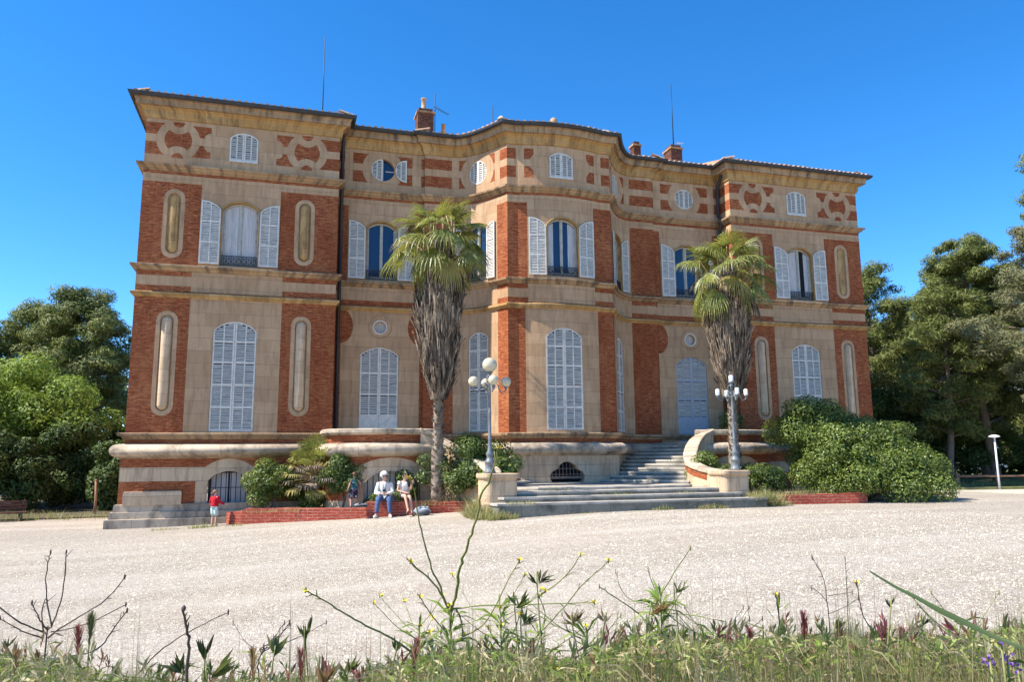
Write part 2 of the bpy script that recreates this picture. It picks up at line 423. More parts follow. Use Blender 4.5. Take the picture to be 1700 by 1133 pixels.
# openings
WIN = []     # (s, half width, sill, spring, apex, kind)
for sg in (-1, 1):
    WIN += [(sg*SW, .70, 3.20, 6.58, 6.91, 'closed'), (sg*SW, .61, 8.82, 10.80, 11.09, 'open'), (sg*SW, .48, 12.58, 13.42, 13.64, 'attic'),
            (sg*SR, .70, 2.86 if sg > 0 else 2.86, 6.02, 6.31, 'door'), (sg*SR, .575, 8.82, 10.78, 11.06, 'open'), (sg*SR, .44, 13.13, .44, 0, 'round'), (sg*SR, .20, 7.05, .2, 0, 'small'),
            (sg*SV, .45, 3.22, 6.62, 6.89, 'closed'), (sg*(SV+.05), .46, 8.84, 10.82, 11.06, 'open'), (sg*SV, .40, 13.11, .47, 0, 'oval')]
WIN += [(0, .70, 3.24, 6.57, 6.94, 'closed'), (0, .61, 8.84, 10.75, 11.06, 'open'), (0, .47, 12.62, 13.42, 13.62, 'attic')]
for s, hw, z0, zs, za, k in WIN:
    shp.append((ell(s, z0, hw, zs) if k in ('round', 'small', 'oval') else arch(s, hw, z0, zs, za), 'h'))
wall(P0, 0, 2.70, 13.95, shp, 'b', house)

# base storey (a little proud of the walls above)
bs = []
def AB(poly, k): bs.append((poly, k)); bs.append(([(-s, z) for s, z in reversed(poly)], k))
bs.append((rect(-FL, FL, .0, .88), 's'))
AB(rect(SW-1.0, SWE+13, 1.60, 2.04), 's'); AB(rect(SWI, SW-.9, 1.60, 2.04), 's')
AB(ell(SW-.02, 1.45, .98, .86), 's'); AB(rect(SW-1.0, SW+.96, .8, 1.62), 's')
bs.append((rect(-5.6, 5.6, .3, 2.7), 's'))
AB(arch(SW-.02, .62, .80, 1.60, 1.90), 'h')
QUAT = [(x, z-.10) for x, z in [(-.56, 1.50), (.56, 1.50), (.63, 1.60), (.64, 1.72), (.58, 1.84), (.47, 1.92), (.36, 1.95), (.28, 2.10), (.14, 2.19), (0, 2.22), (-.14, 2.19), (-.28, 2.10), (-.36, 1.95), (-.47, 1.92), (-.58, 1.84), (-.64, 1.72), (-.63, 1.60)]]
bs.append((QUAT, 'h'))
wall(P0, .07, .0, 2.72, bs, 'b', house, 'base', names=('base_brick_wall', 'base_stone_facing'))
# battered plinth courses at the wings' foot
for (u0, u1) in ((8.05, 14.5),):
    for sg in (-1, 1):
        pp = [(XC+sg*u0, .0), (XC+sg*u1, 0), (XC+sg*u1, 13)]
        if sg < 0: pp = pp[::-1]
        pw = Path(pp)
        sweep(pw, [(.06, .90), (.15, .885), (.17, .66), (.25, .655), (.26, .45), (.36, .44), (.37, -.1), (.05, -.1)], 'plinth', M['grey'], house, closed=False)
        # raised block on the plinth near the outer corner
        mb = MB(); F = P0.frame(sg*(SWE-.95), .1); mb.box(-.85, .85, .03, .20, .87, 1.27, F); mb.box(-.83, .83, .03, .17, 1.27, 1.30, F); mb.build('plinth_block', M['white'], house)
# string courses and cornice
def course(name, prof, mat='ledge'): return sweep(LOOP, prof, name, M[mat], house)
course('attic_ledge', [(0, 12.0), (.03, 12.01), (.035, 12.04), (.10, 12.07), (.13, 12.12), (.20, 12.15), (.21, 12.215), (.15, 12.235), (0, 12.28)])
course('sill_ledge', [(0, 8.53), (.05, 8.55), (.09, 8.62), (.18, 8.645), (.19, 8.71), (.14, 8.73), (0, 8.76)])
course('string_course', [(0, 7.62), (.04, 7.64), (.06, 7.69), (.12, 7.71), (.125, 7.775), (.06, 7.81), (0, 7.82)], 'ochre')
course('base_ledge', [(0, 2.93), (.05, 2.95), (.08, 3.02), (.19, 3.05), (.20, 3.12), (.1, 3.145), (0, 3.15)])
tp = [(.05, 2.30), (.10, 2.34)]+[(.16+.20*math.cos(a), 2.575+.20*math.sin(a)) for a in [R(-80+160*i/10) for i in range(11)]]+[(.0, 2.80)]
sweep(LOOP, tp, 'torus_moulding', M['grey'], house, smooth=True)
course('cornice_bed', [(0, 13.86), (.05, 13.87), (.06, 13.93), (.09, 13.96), (.10, 14.10), (.15, 14.16), (.21, 14.19), (.22, 14.215)], 'ochre')
course('cornice', [(.2, 14.213), (.325, 14.22), (.33, 14.38), (.37, 14.41), (.40, 14.47), (.40, 14.50), (0, 14.52)])
gp = [(.38, 14.42)]+[(.46+.08*math.cos(a), 14.515+.08*math.sin(a)) for a in [R(-170+160*i/6) for i in range(7)]]+[(.548, 14.56), (.44, 14.565)]
course('gutter', gp, 'zinc')

# roof
def roofz(x, y):
    d = min(y+2.0, abs(x-XC-15.0), abs(XC-15-x)); return 0
mb = MB(); ev = LOOP.off(.47); n = len(ev); inner = []
for q in ev: inner.append(Vector((min(max(q.x, XC-11), XC+11), 6.5)))
vs = []; uv = []
for i in range(n+1):
    a, b = ev[i % n], inner[i % n]; L = (b-a).length
    vs += [(a.x, a.y, 14.575), (b.x, b.y, 14.6+min(L, 7.4)*.26)]
mb.add(vs, [(2*i, 2*i+2, 2*i+3, 2*i+1) for i in range(n)], 0)
# barrel tiles along the eaves
E_ = Path([(p.x, p.y) for p in LOOP.off(.43)]); tot = E_.S[-1]; t = .1
def barrel(mb, p, d, L, r, rise):
    N = Vector((-d.y, d.x)); vs = []
    for k in range(2):
        o = p+d*(L*k)
        for j in range(6):
            a = PI*j/5; q = o+N*(math.cos(a)*r); vs.append((q.x, q.y, 14.575+math.sin(a)*r*(1-.12*k)+rise*k))
    mb.add(vs, [(j, j+1, 7+j, 6+j) for j in range(5)]+[(0, 1, 2, 3, 4, 5)], 0, smooth=False)
while t < tot:
    i = E_.seg(t); a, b = E_.p[i], E_.p[i+1]; T = (b-a).normalized(); inw = Vector((-T.y, T.x)); p = E_.pos(t)
    j = rnd.uniform(-.02, .03); barrel(mb, p-inw*(j+.02), inw, .55, .085, .15); t += .235
roof = mb.build('roof', M['tile'], house)
# chimneys, pots, vents, aerials
def chimney(x, y, w_, d_, z0, z1, pot=None, mat='oldbrick'):
    mb = MB(); zb = z1-.22
    mb.box(x-w_/2, x+w_/2, y-d_/2, y+d_/2, z0, zb, mi=0); mb.box(x-w_/2-.05, x+w_/2+.05, y-d_/2-.05, y+d_/2+.05, zb, zb+.08, mi=1)
    mb.box(x-w_/2+.04, x+w_/2-.04, y-d_/2+.04, y+d_/2-.04, zb+.08, z1, mi=0)
    o = mb.build('chimney', [M['oldbrick'], M['ledge']], roof)
    if pot:
        k = MB(); k.lathe([(.17, 0), (.12, .08), (.10, .1), (.10, pot-.06), (.125, pot-.04), (.125, pot)], (x-.03, y, z1-.003), 12); k.build('chimney_pot', M['tile'], o)
chimney(5.10, 3, .66, .75, 15.0, 16.72, .58); chimney(16.7, 3, .56, .7, 15.0, 16.45); chimney(14.8, 3, .34, .4, 15.0, 16.45)
mb = MB(); mb.lathe([(.10, 0), (.085, .04), (.085, 1.0), (.1, 1.0)], (5.92, 3, 15.25), 12); mb.build('flue', M['tile'], roof)
mb = MB(); mb.lathe([(.05, 0), (.12, .05), (.16, .16), (.12, .30), (.03, .36)], (9.35, -1.2, 14.72), 12); mb.build('roof_vent', M['ledge'], roof)
mb = MB(); mb.lathe([(.36, 0), (.34, .12), (.25, .25), (.1, .33), (.02, .34)], (11.55, -.9, 14.62), 16); mb.build('ridge_cap', M['grey'], roof)
mb = MB(); mb.lathe([(.15, 0), (.14, .08), (.05, .16), (.01, .17)], (7.22, -1.4, 14.62), 10); mb.build('hip_cap', M['grey'], roof)
for x, y, z0, z1 in ((.95, 3, 15.2, 19.5), (16.75, 3, 16.4, 19.58), (8.08, 3, 15.3, 17.39)):
    mb = MB(); mb.tube([(x, y, z0), (x, y, z1)], [.028, .012], 6); mb.build('lightning_rod', M['iron'], roof)
mb = MB(); mb.tube([(5.55, 3, 15.4), (5.55, 3, 17.6)], .016, 6)
mb.tube([(5.5, 3, 17.0), (6.12, 3, 16.72)], .014, 5)
for k in range(7): a = k/6; mb.tube([(5.52+.6*a, 2.78+.05*a, 16.99-.27*a), (5.52+.6*a, 3.22-.05*a, 16.99-.27*a)], .007, 4)
mb.build('television_aerial', M['iron'], roof)
mb = MB(); mb.tube([(17.0, 3, 16.45), (17.0, 3, 16.8)], .012, 5); mb.tube([(16.85, 3, 16.66), (17.25, 3, 16.72)], .012, 5)
for k in range(4): mb.tube([(16.9+.1*k, 2.85, 16.67), (16.9+.1*k, 3.15, 16.67)], .006, 4)
mb.build('television_aerial', M['paint'], roof)

# drainpipes in the corners of the wings
for sg in (-1, 1):
    mb = MB(); x = XC+sg*7.90
    mb.tube([(x-sg*.0, .15, 14.42), (x, .35, 14.1), (x, .66, 13.7), (x, .68, 12.4), (x, .55, 12.3), (x, .55, 11.9), (x, .68, 11.8), (x, .68, 8.9), (x, .55, 8.8), (x, .55, 7.6), (x, .68, 7.5), (x, .68, 3.3), (x, .55, 3.2), (x, .5, 2.9)], .065, 10)
    for z in (13.4, 10.5, 6.5, 4.5): mb.tube([(x, .68, z), (x, .68, z+.06)], .085, 10)
    mb.build('drainpipe', M['pipe'], house)

# niches: sunk slot with a half round shaft standing in it
for sg in (-1, 1):
    for i, (c, z0, z1) in enumerate(NICHE):
        F = P0.frame(sg*c, .1); n = stadium(0, z0+.14, z1-.14, .205); mb = MB()
        mb.prism(n, 0, -.07, F, caps=False); mb.add([F(x, -.07, z) for x, z in n], [tuple(range(len(n)))], 0, [(x, z) for x, z in n])
        nic = mb.build('niche', M['stone'], house)
        shallow = (i == 1 and sg > 0) or (i == 0 and sg < 0 and False) or (i == 1 and sg < 0) or (i == 0 and sg > 0 and False)
        proud = -.03 if shallow and sg > 0 else (.015 if shallow else .10); r = .165; mb = MB(); k = 16; za, zb = z0+.19, z1-.19
        vs = []; uv = []; rings = []
        for j in range(5): a = PI/2*j/4; rings.append((za+r-r*math.cos(a)+.0, math.sin(a)))
        rings.append((zb-r, 1))
        for j in range(1, 5): a = PI/2*j/4; rings.append((zb-r+r*math.sin(a), math.cos(a)))
        for z, q in rings:
            for t in range(k+1): a = PI*t/k; vs.append(F(-r*q*math.cos(a), -.07+(.07+proud)*q*math.sin(a), z)); uv.append((t*.03, z))
        mb.add(vs, [(a*(k+1)+t, a*(k+1)+t+1, (a+1)*(k+1)+t+1, (a+1)*(k+1)+t) for a in range(len(rings)-1) for t in range(k)], 0, uv, True)
        mb.build('niche_shaft', M['ochre'] if i < 2 else M['white'], nic)

# ------------------------------------------------------------------ windows
def leaf(parent, F, x0, x1, g, f, cols, rails, yo, pitch=.078, fwd=.055, th=.035, back=True, name='shutter', solid=None, mat='paint', slatmat='slat', gap='gap'):
    mb = MB(); N = 12; xs = [x0+(x1-x0)*i/N for i in range(N+1)]
    out = [(x, g(x)) for x in xs]+[(x, f(x)) for x in reversed(xs)]
    cx, cz = (x0+x1)/2, sum(z for x, z in out)/len(out)
    def inner(x, z, bot):
        xi = min(max(x, x0+fwd), x1-fwd); return (xi, (g(xi)+fwd) if bot else (f(xi)-fwd))
    inn = [inner(x, z, True) for x, z in out[:N+1]]+[inner(x, z, False) for x, z in out[N+1:]]
    n = len(out); y1 = yo+th/2; y0 = yo-th/2
    vs = [F(x, y1, z) for x, z in out]+[F(x, y1, z) for x, z in inn]+[F(x, y0, z) for x, z in out]+[F(x, y0, z) for x, z in inn]
    fs = []
    for i in range(n):
        j = (i+1) % n; fs += [(i, j, n+j, n+i), (2*n+i, 2*n+j, j, i), (n+i, n+j, 3*n+j, 3*n+i), (2*n+j, 2*n+i, 3*n+i, 3*n+j)]
    mb.add(vs, fs, 0)
    for c in range(1, cols):
        x = x0+(x1-x0)*c/cols; mb.box(x-.02, x+.02, y0+.002, y1-.002, g(x)+fwd, f(x)-fwd, F)
    for z in rails: mb.box(x0+fwd, x1-fwd, y0+.001, y1-.001, z-.035, z+.035, F)
    if solid: mb.box(x0+fwd, x1-fwd, y0+.004, y1-.006, g(cx)+fwd, solid, F, mi=0)
    # louvre slats
    for c in range(cols):
        a = x0+(x1-x0)*c/cols+(fwd if c == 0 else .02); b = x0+(x1-x0)*(c+1)/cols-(fwd if c == cols-1 else .02)
        z = min(g(a), g(b), g(cx))+fwd+pitch*.5
        if solid: z = solid+pitch*.5
        top = max(f(a), f(b), f(cx))-fwd
        while z < top:
            ok = [x for x in [a+(b-a)*i/8 for i in range(9)] if g(x)+fwd < z < f(x)-fwd-.01]
            if len(ok) >= 2 and not any(abs(z-r) < .045 for r in rails):
                p, q = ok[0], ok[-1]; jt = rnd.uniform(-.006, .006); h = pitch*.40; ti = .010 if rnd.random() > .02 else .016
                vs = [F(p, y1-.004, z-h+jt), F(q, y1-.004, z-h+jt), F(q, y0+.004, z+h+jt), F(p, y0+.004, z+h+jt),
                      F(p, y1-.012, z-h+jt-.006), F(q, y1-.012, z-h+jt-.006), F(q, y0-.002, z+h+jt-.006), F(p, y0-.002, z+h+jt-.006)]
                mb.add(vs, [(0, 1, 2, 3), (4, 7, 6, 5), (0, 4, 5, 1), (2, 6, 7, 3), (0, 3, 7, 4), (1, 5, 6, 2)], 1)
            z += pitch
    if back:
        y = y0-.012; vs = [F(x, y, z) for x, z in inn]; mb.add(vs, [tuple(range(n))], 2)
    return mb.build(name, [M[mat], M[slatmat], M[gap]], parent)
def reveal(F, P, poly, s, depth, parent, mb):
    # sides of the opening, from the wall face inwards
    n = len(poly); N3 = F(0, 1, 0)-F(0, 0, 0)
    out = []
    for a, z in poly:
        q = P.pos(a); out.append(Vector((q.x, q.y, z)))
    inn = [v-N3*depth for v in out]; L = 0
    vs = out+inn; uv = [(a+z, z) for a, z in poly]+[(a+z+depth, z+.1) for a, z in poly]
    mb.add(vs, [(i, n+i, n+(i+1) % n, (i+1) % n) for i in range(n)], 0, uv)
def casement(par, F, hw, z0, f, y, kind):
    mb = MB(); fr = .06
    # outer frame
    N = 10; xs = [-hw+2*hw*i/N for i in range(N+1)]
    out = [(-hw, z0), (hw, z0)]+[(x, f(x)) for x in reversed(xs)]; inn = [(-hw+fr, z0+fr), (hw-fr, z0+fr)]+[(max(-hw+fr, min(hw-fr, x)), f(max(-hw+fr, min(hw-fr, x)))-fr) for x in reversed(xs)]
    n = len(out); vs = [F(x, y, z) for x, z in out]+[F(x, y, z) for x, z in inn]+[F(x, y-.05, z) for x, z in inn]
    mb.add(vs, [(i, (i+1) % n, n+(i+1) % n, n+i) for i in range(n)]+[(n+i, n+(i+1) % n, 2*n+(i+1) % n, 2*n+i) for i in range(n)], 0)
    mb.box(-.055, .055, y-.04, y+.012, z0+fr, f(0)-fr, F); mb.box(-.018, .018, y+.011, y+.03, z0+fr, f(0)-fr, F)
    for sg in (-1, 1): mb.box(sg*(hw-fr-.03)-.022, sg*(hw-fr-.03)+.022, y-.04, y+.006, z0+fr, f(hw-fr)-fr, F)
    mb.box(-hw+fr, hw-fr, y-.04, y+.007, z0+fr, z0+fr+.10, F)
    mb.build('casement', M['cream'], par)
    # panes, curtains, boards
    if kind == 'board':
        k = MB()
        for sg in (-1, 1):
            a, b = sorted((sg*.06, sg*(hw-fr-.055))); xs2 = [a+(b-a)*i/4 for i in range(5)]
            k.prism([(a, z0+.16), (b, z0+.16)]+[(x, f(x)-fr-.01) for x in reversed(xs2)], y-.03, y-.02, F)
            k.box((a+b)/2-.008, (a+b)/2+.008, y-.0195, y-.012, z0+.2, f(b)-.1, F)
            for zz in (z0+.75, z0+1.45): k.box(a+.03, b-.03, y-.0195, y-.014, zz, zz+.05, F)
        k.build('inner_shutter', M['curtain'], par)
    else:
        k = MB(); xs2 = [-hw+fr+(2*hw-2*fr)*i/8 for i in range(9)]
        k.add([F(x, y-.045, z) for x, z in [(-hw+fr, z0+fr), (hw-fr, z0+fr)]+[(x, f(x)-fr*.8) for x in reversed(xs2)]], [tuple(range(11))], 0)
        k.build('glass_pane', M['dark'] if kind == 'ajar' else M['glass'], par)
        cur = {'sidecurtain': [(-hw+.08, -hw+.30), (hw-.34, hw-.08)], 'ajar': [(-hw+.08, -.05), (hw-.30, hw-.1)], 'strip': [(-hw+.5, -hw+.62)]}.get(kind, [])
        if cur:
            c = MB()
            for a, b in cur:
                for j in range(8):
                    p, q = a+(b-a)*j/8, a+(b-a)*(j+1)/8; yy = y-.036+.008*(j % 2); y2 = y-.036+.008*((j+1) % 2)
                    c.add([F(p, yy, z0+.2), F(q, y2, z0+.2), F(q, y2, f(q)-.09), F(p, yy, f(p)-.09)], [(0, 1, 2, 3)], 0, smooth=True)
            c.build('curtain', M['curtain'], par)
def railing(par, F, hw, z0, h, y):
    mb = MB()
    for z in (z0+.05, z0+h): mb.box(-hw+.01, hw-.01, y-.012, y+.012, z-.012, z+.012, F)
    mb.box(-hw+.01, hw-.01, y-.01, y+.01, z0+h-.08, z0+h-.065, F)
    n = max(6, int(2*hw/.085))
    for i in range(n+1):
        x = -hw+.03+(2*hw-.06)*i/n; mb.box(x-.007, x+.007, y-.007, y+.007, z0+.05, z0+h, F)
    m_ = max(3, int(2*hw/.17))
    for i in range(m_):
        cx = -hw+.03+(2*hw-.06)*(i+.5)/m_; cz = z0+h*.48; r = .065
        mb.tube([F(cx+r*math.cos(a), y+.008, cz+r*1.25*math.sin(a)) for a in [2*PI*j/10 for j in range(11)]], .009, 4, cap=False)
    mb.build('balcony_railing', M['iron'], par)
KINDS = {(-1, 'w'): 'board', (1, 'w'): 'ajar', (-1, 'r'): 'glass', (1, 'r'): 'strip', (-1, 'v'): 'glass', (1, 'v'): 'glass', (0, 'c'): 'sidecurtain'}
for s, hw, z0, zs, za, k in WIN:
    sg = 0 if s == 0 else (1 if s > 0 else -1); loc_ = 'c' if s == 0 else ('w' if abs(s) > SR+1 else ('r' if abs(s) > 5 else 'v'))
    F = P0.frame(s, hw)
    mb = MB()
    if k in ('round', 'small', 'oval'):
        rx, rz = hw, zs
        poly = ell(s, z0, rx, rz); reveal(F, P0, poly, s, .22, house, mb)
        # raised ring of moulding
        rr = .41 if k == 'small' else None
        if rr:
            mb.tube([F((rr)*math.cos(a), .005, z0+rr*math.sin(a)) for a in [2*PI*i/36 for i in range(37)]], .022, 6, cap=False)
            mb.tube([F((rx+.05)*math.cos(a), .0, z0+(rz+.05)*math.sin(a)) for a in [2*PI*i/28 for i in range(29)]], .03, 6, cap=False, mi=1)
        win = mb.build('window', [M['stone'], M['paint']], house)
        g_ = lambda x: z0-rz*math.sqrt(max(0, 1-(x/rx)**2)); f_ = lambda x: z0+rz*math.sqrt(max(0, 1-(x/rx)**2))
        if k == 'small':
            q = MB(); n = ell(0, z0, rx, rz, 20); q.add([F(x, -.12, z) for x, z in n], [tuple(range(20))], 0); q.box(-.015, .015, -.12, -.09, z0-rz, z0+rz, F, 1)
            q.build('glass_pane', [M['curtain'], M['paint']], win); continue
        e = .004
        if k == 'round' and sg < 0:
            # right leaf stands open against the wall, the dark glazing shows
            leaf(win, F, -rx+e, -.01, lambda x: g_(x)+e, lambda x: f_(x)-e, 2, [], -.04, fwd=.05)
            cx = rx+.02
            leaf(win, F, cx, cx+rx-e, lambda x: z0-rz*math.sqrt(max(0, 1-((x-cx-rx)/rx)**2)), lambda x: z0+rz*math.sqrt(max(0, 1-((x-cx-rx)/rx)**2)), 2, [], .045, fwd=.05)
            q = MB(); n = ell(0, z0, rx, rz, 28); q.add([F(x, -.18, z) for x, z in n], [tuple(range(28))], 0)
            q.box(.1, rx, -.18, -.15, z0-.02, z0+.02, F, 1); q.box(-.02, .03, -.18, -.14, z0-rz*.98, z0+rz*.98, F, 1)
            q.build('glass_pane', [M['glass'], M['cream']], win)
        else:
            leaf(win, F, -rx+e, -.005, lambda x: g_(x)+e, lambda x: f_(x)-e, 2, [], -.03, fwd=.045)
            leaf(win, F, .005, rx-e, lambda x: g_(x)+e, lambda x: f_(x)-e, 2, [], -.03, fwd=.045)
        continue
    poly = arch(s, hw, z0, zs, za); f = archf(hw, zs, za); g = lambda x: z0
    reveal(F, P0, poly, s, .24, house, mb)
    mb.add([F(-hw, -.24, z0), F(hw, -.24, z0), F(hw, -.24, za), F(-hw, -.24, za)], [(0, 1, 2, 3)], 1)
    if k == 'open':      # thin arched lip round the opening
        pts = [F(x, .012, f(x)+.03) for x in [-hw+2*hw*i/12 for i in range(13)]]; mb.tube([F(-hw-.03, .012, z0+.02)]+pts+[F(hw+.03, .012, z0+.02)], .03, 6)
    win = mb.build('window', [M['ochre' if k == 'open' else 'stone'], M['dark']], house)
    e = .008; H = za-z0
    if k == 'closed':
        rails = [z0+(zs-z0)*t for t in (.2, .4, .6, .8)]; rails = [z0+H*t for t in (.215, .42, .62, .81)]
        nc = 2 if hw > .6 else 1
        for a, b in ((-hw+e, -.004), (.004, hw-e)): leaf(win, F, a, b, g, lambda x: f(x)-e, nc, rails, -.045, fwd=.055)
    elif k == 'door':
        solid = z0+.95; rails = [solid+.02, z0+1.72, z0+2.48]
        for a, b in ((-hw+e, -.004), (.004, hw-e)): leaf(win, F, a, b, g, lambda x: f(x)-e, 2, rails, -.045, fwd=.055, solid=solid, name='door_leaf', mat='doorpaint' if sg > 0 else 'paint')
    elif k == 'attic':
        for a, b in ((-hw+e, -.004), (.004, hw-e)): leaf(win, F, a, b, lambda x: z0+.03, lambda x: f(x)-e, 2, [], .0, fwd=.05)
        q = MB(); q.box(-hw-.0, hw+.0, -.02, .05, z0-.03, z0+.026, F); q.build('window_sill', M['paint'], win)
    elif k == 'open':
        sw = hw+.03 if hw > .5 else .40
        for d in (-1, 1):
            x0, x1 = (d*(hw+.03), d*(hw+.03+sw)); a, b = min(x0, x1), max(x0, x1)
            ff = (lambda x, d=d: f(max(-hw, min(hw, 2*d*(hw+.015)-x)))-.02)
            zt = z0+.02
            # leaves folded back stand a little off the wall on their hinges
            F2 = P0.frame(s+d*(hw+.03+sw/2), sw/2) if loc_ in 'cv' else None
            if F2:
                cx = d*(hw+.03+sw/2); FF = (lambda x, y, z, F2=F2, cx=cx: F2(x-cx, y, z))
            else: FF = F
            leaf(win, FF, a, b, lambda x: zt, ff, 2 if hw > .5 else 1, [z0+.78, z0+1.52], .055, fwd=.05, pitch=.056, slatmat='paint', gap='gaplight')
        kd = KINDS[(sg, loc_)]
        casement(win, F, hw-.004, z0, lambda x: f(x)-.006, -.15, kd); railing(win, F, hw-.01, z0, .36, -.04)

# base openings: barred arches and the cloverleaf grille
for sg in (-1, 1):
    mb = MB(); F0 = P0.frame(sg*(SW-.02), .3); F = lambda x, y, z, F0=F0: F0(x, y+.07, z)
    poly = arch(0, .62, .80, 1.60, 1.90); n = len(poly)
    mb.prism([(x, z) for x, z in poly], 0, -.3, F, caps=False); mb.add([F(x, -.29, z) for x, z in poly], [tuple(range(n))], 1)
    for x in (-.3, .3): mb.box(x-.27, x+.27, -.28, -.25, .84, 1.84, F, 2)
    win = mb.build('basement_window', [M['white'], M['gap'], M['curtain']], house)
    b = MB(); fb = archf(.62, 1.60, 1.90)
    for i in range(8): x = -.54+1.08*i/7; b.tube([F(x, -.06, .80), F(x, -.06, fb(x))], .014, 6)
    b.box(-.62, .62, -.075, -.05, 1.36, 1.385, F); b.build('window_bars', M['iron'], win)
mb = MB(); F0 = P0.frame(0, .3); F = lambda x, y, z: F0(x, y+.07, z); n = len(QUAT)
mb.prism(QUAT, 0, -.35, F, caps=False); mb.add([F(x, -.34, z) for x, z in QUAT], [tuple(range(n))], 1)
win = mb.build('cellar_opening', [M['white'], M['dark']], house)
b = MB()
for i in range(9): x = -.54+1.08*i/8; b.tube([F(x, -.1, 1.5), F(x, -.1, 2.2 if abs(x) < .3 else 1.93)], .011, 5)
for z in (1.66, 1.86): b.box(-.62, .62, -.11, -.09, z, z+.02, F)
b.box(-.6, .6, -.11, -.1, 1.52, 1.6, F); b.build('grille', speck('rusty_grille', (.16, .10, .07, 1), (.3, .24, .2, 1), 12), win)

# ------------------------------------------------------------------ bulging terraces in front of the recesses
def terr_pts(sg):
    u = [(8.32, .1), (8.32, -1.15), (8.20, -1.5), (7.9, -1.8), (7.4, -2.05), (6.9, -2.2), (6.3, -2.26), (5.7, -2.2), (5.2, -2.06), (4.85, -1.9)]
    p = [(XC+sg*a, y) for a, y in u]
    return p if sg < 0 else p[::-1]
for sg in (-1, 1):
    tr = Path(terr_pts(sg)); sm = min(range(len(tr.p)), key=lambda i: abs(tr.p[i].x-(XC+sg*6.35))); sc_ = tr.S[sm]
    ts = [(rect(0, 99, 0, .95), 's'), (ell(sc_, 1.38, 1.42, .92), 's'), (rect(sc_-1.42, sc_+1.42, 0, 1.62), 's'), (rect(0, 99, 1.62, 2.0), 's') , (rect(0, 99, 1.7, 1.96), 'b'), (ell(sc_, 1.38, 1.40, .92), 's'), (arch(sc_, .86, .3, 1.52, 1.86), 'h')]
    wall(tr, 0, .1, 2.42, ts, 'b', house, 'base', names=('terrace_brick_wall', 'terrace_arch_stones'))
    sweep(tr, [(-.05, 2.32), (.06, 2.33)]+[(.12+.19*math.cos(a), 2.56+.19*math.sin(a)) for a in [R(-80+160*i/10) for i in range(11)]]+[(-.1, 2.78)], 'terrace_torus', M['grey'], house, closed=False, smooth=True)
    sweep(tr, [(-.05, 2.7), (-.02, 3.02)], 'terrace_parapet', M['brick'], house, closed=False)
    sweep(tr, [(-.05, 3.02), (.06, 3.03), (.10, 3.09), (.13, 3.10), (.13, 3.20), (.08, 3.225), (-.32, 3.225), (-.34, 3.05), (-.3, 2.7)], 'terrace_coping', M['grey'], house, closed=False)
    mb = MB(); fl = [(p.x, p.y) for p in tr.off(-.1)]; fl = fl+([(XC+sg*4.8, .8)] if sg < 0 else [])
    fl = [(p.x, p.y, 2.82) for p in tr.off(-.1)]
    ext = [(XC+sg*4.75, .8, 2.82), (XC+sg*8.2, .8, 2.82)]
    fl = fl+(ext if sg < 0 else ext[::-1]); nf = len(fl); fl = fl+[(a[0], a[1], 1.9) for a in fl]; mb.add(fl, [tuple(range(nf))]+[(i, (i+1) % nf, nf+(i+1) % nf, nf+i) for i in range(nf)], 0, [(a[0]+a[1]*.3, a[1]+a[2]) for a in fl]); mb.build('terrace_floor', M['tread'], house)
    F0 = tr.frame(sc_, .4); mb = MB(); poly = arch(0, .86, .3, 1.52, 1.86); n = len(poly)
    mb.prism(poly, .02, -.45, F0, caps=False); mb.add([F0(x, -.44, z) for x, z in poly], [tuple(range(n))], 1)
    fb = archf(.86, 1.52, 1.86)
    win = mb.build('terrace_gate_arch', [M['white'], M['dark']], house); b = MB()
    for i in range(10): x = -.80+1.6*i/9; b.box(x-.075, x+.075, -.30, -.27, .32, fb(x)+.02, F0)
    b.build('plank_gate', M['cream'], win)

# ================================================================== GROUND
def sstep(t): t = np.clip(t, 0, 1); return t*t*(3-2*t)
def gz0(x, y): return .17+.57*sstep((np.asarray(x, float)+5.5)/15.5)
def gz(x, y): return float(gz0(x, y))
def gridmesh(name, xs, ys, zf, mat, kind='structure', label=None, cat=None):
    X, Y = np.meshgrid(xs, ys); Z = zf(X, Y); n, m_ = len(xs), len(ys)
    me = bpy.data.meshes.new(name); v = np.stack([X, Y, Z], -1).reshape(-1, 3)
    idx = np.arange(n*m_).reshape(m_, n); f = np.stack([idx[:-1, :-1], idx[:-1, 1:], idx[1:, 1:], idx[1:, :-1]], -1).reshape(-1, 4)
    me.from_pydata(v.tolist(), [], f.tolist()); me.materials.append(mat); me.update()
    me.polygons.foreach_set('use_smooth', [True]*len(me.polygons))
    o = linkmesh(name, me); meta(o, label, cat, None, kind); return o
gm = newmat('gravel', (.5, .44, .37), .9, .1); g = G(gm); v = g.coord('Object')
def voro(scale, vec=v):
    x = g.n('ShaderNodeTexVoronoi'); x.inputs['Scale'].default_value = scale; g.l(vec, x.inputs['Vector']); return x
v1 = voro(62); v2 = voro(17); n1 = g.noise(v, 48, 5, .85); n0 = g.noise(v, .22, 4, .6); n5 = g.noise(v, 9, 5, .8)
pc = g.ramp(v1.outputs[1], [(.0, (.54, .47, .37)), (.25, (.70, .63, .515)), (.7, (.77, .70, .58)), (1, (.62, .53, .42))])
c = g.mix(g.ramp(v1.outputs[0], [(.40, 0), (.8, .85)]), pc, (.13, .095, .07))
c = g.mix(g.ramp(n1, [(.36, .85), (.47, 0)]), c, (.12, .09, .07))
c = g.mix(g.ramp(n5, [(.40, .55), (.52, 0)]), c, (.24, .18, .13))
n8 = g.noise(v, 24, 4, .9); c = g.mix(g.ramp(n8, [(.42, .75), (.47, 0)]), c, (.22, .165, .115)); n9 = g.noise(v, 40, 3, .8); c = g.mix(g.ramp(n9, [(.40, .7), (.46, 0)]), c, (.24, .18, .13))
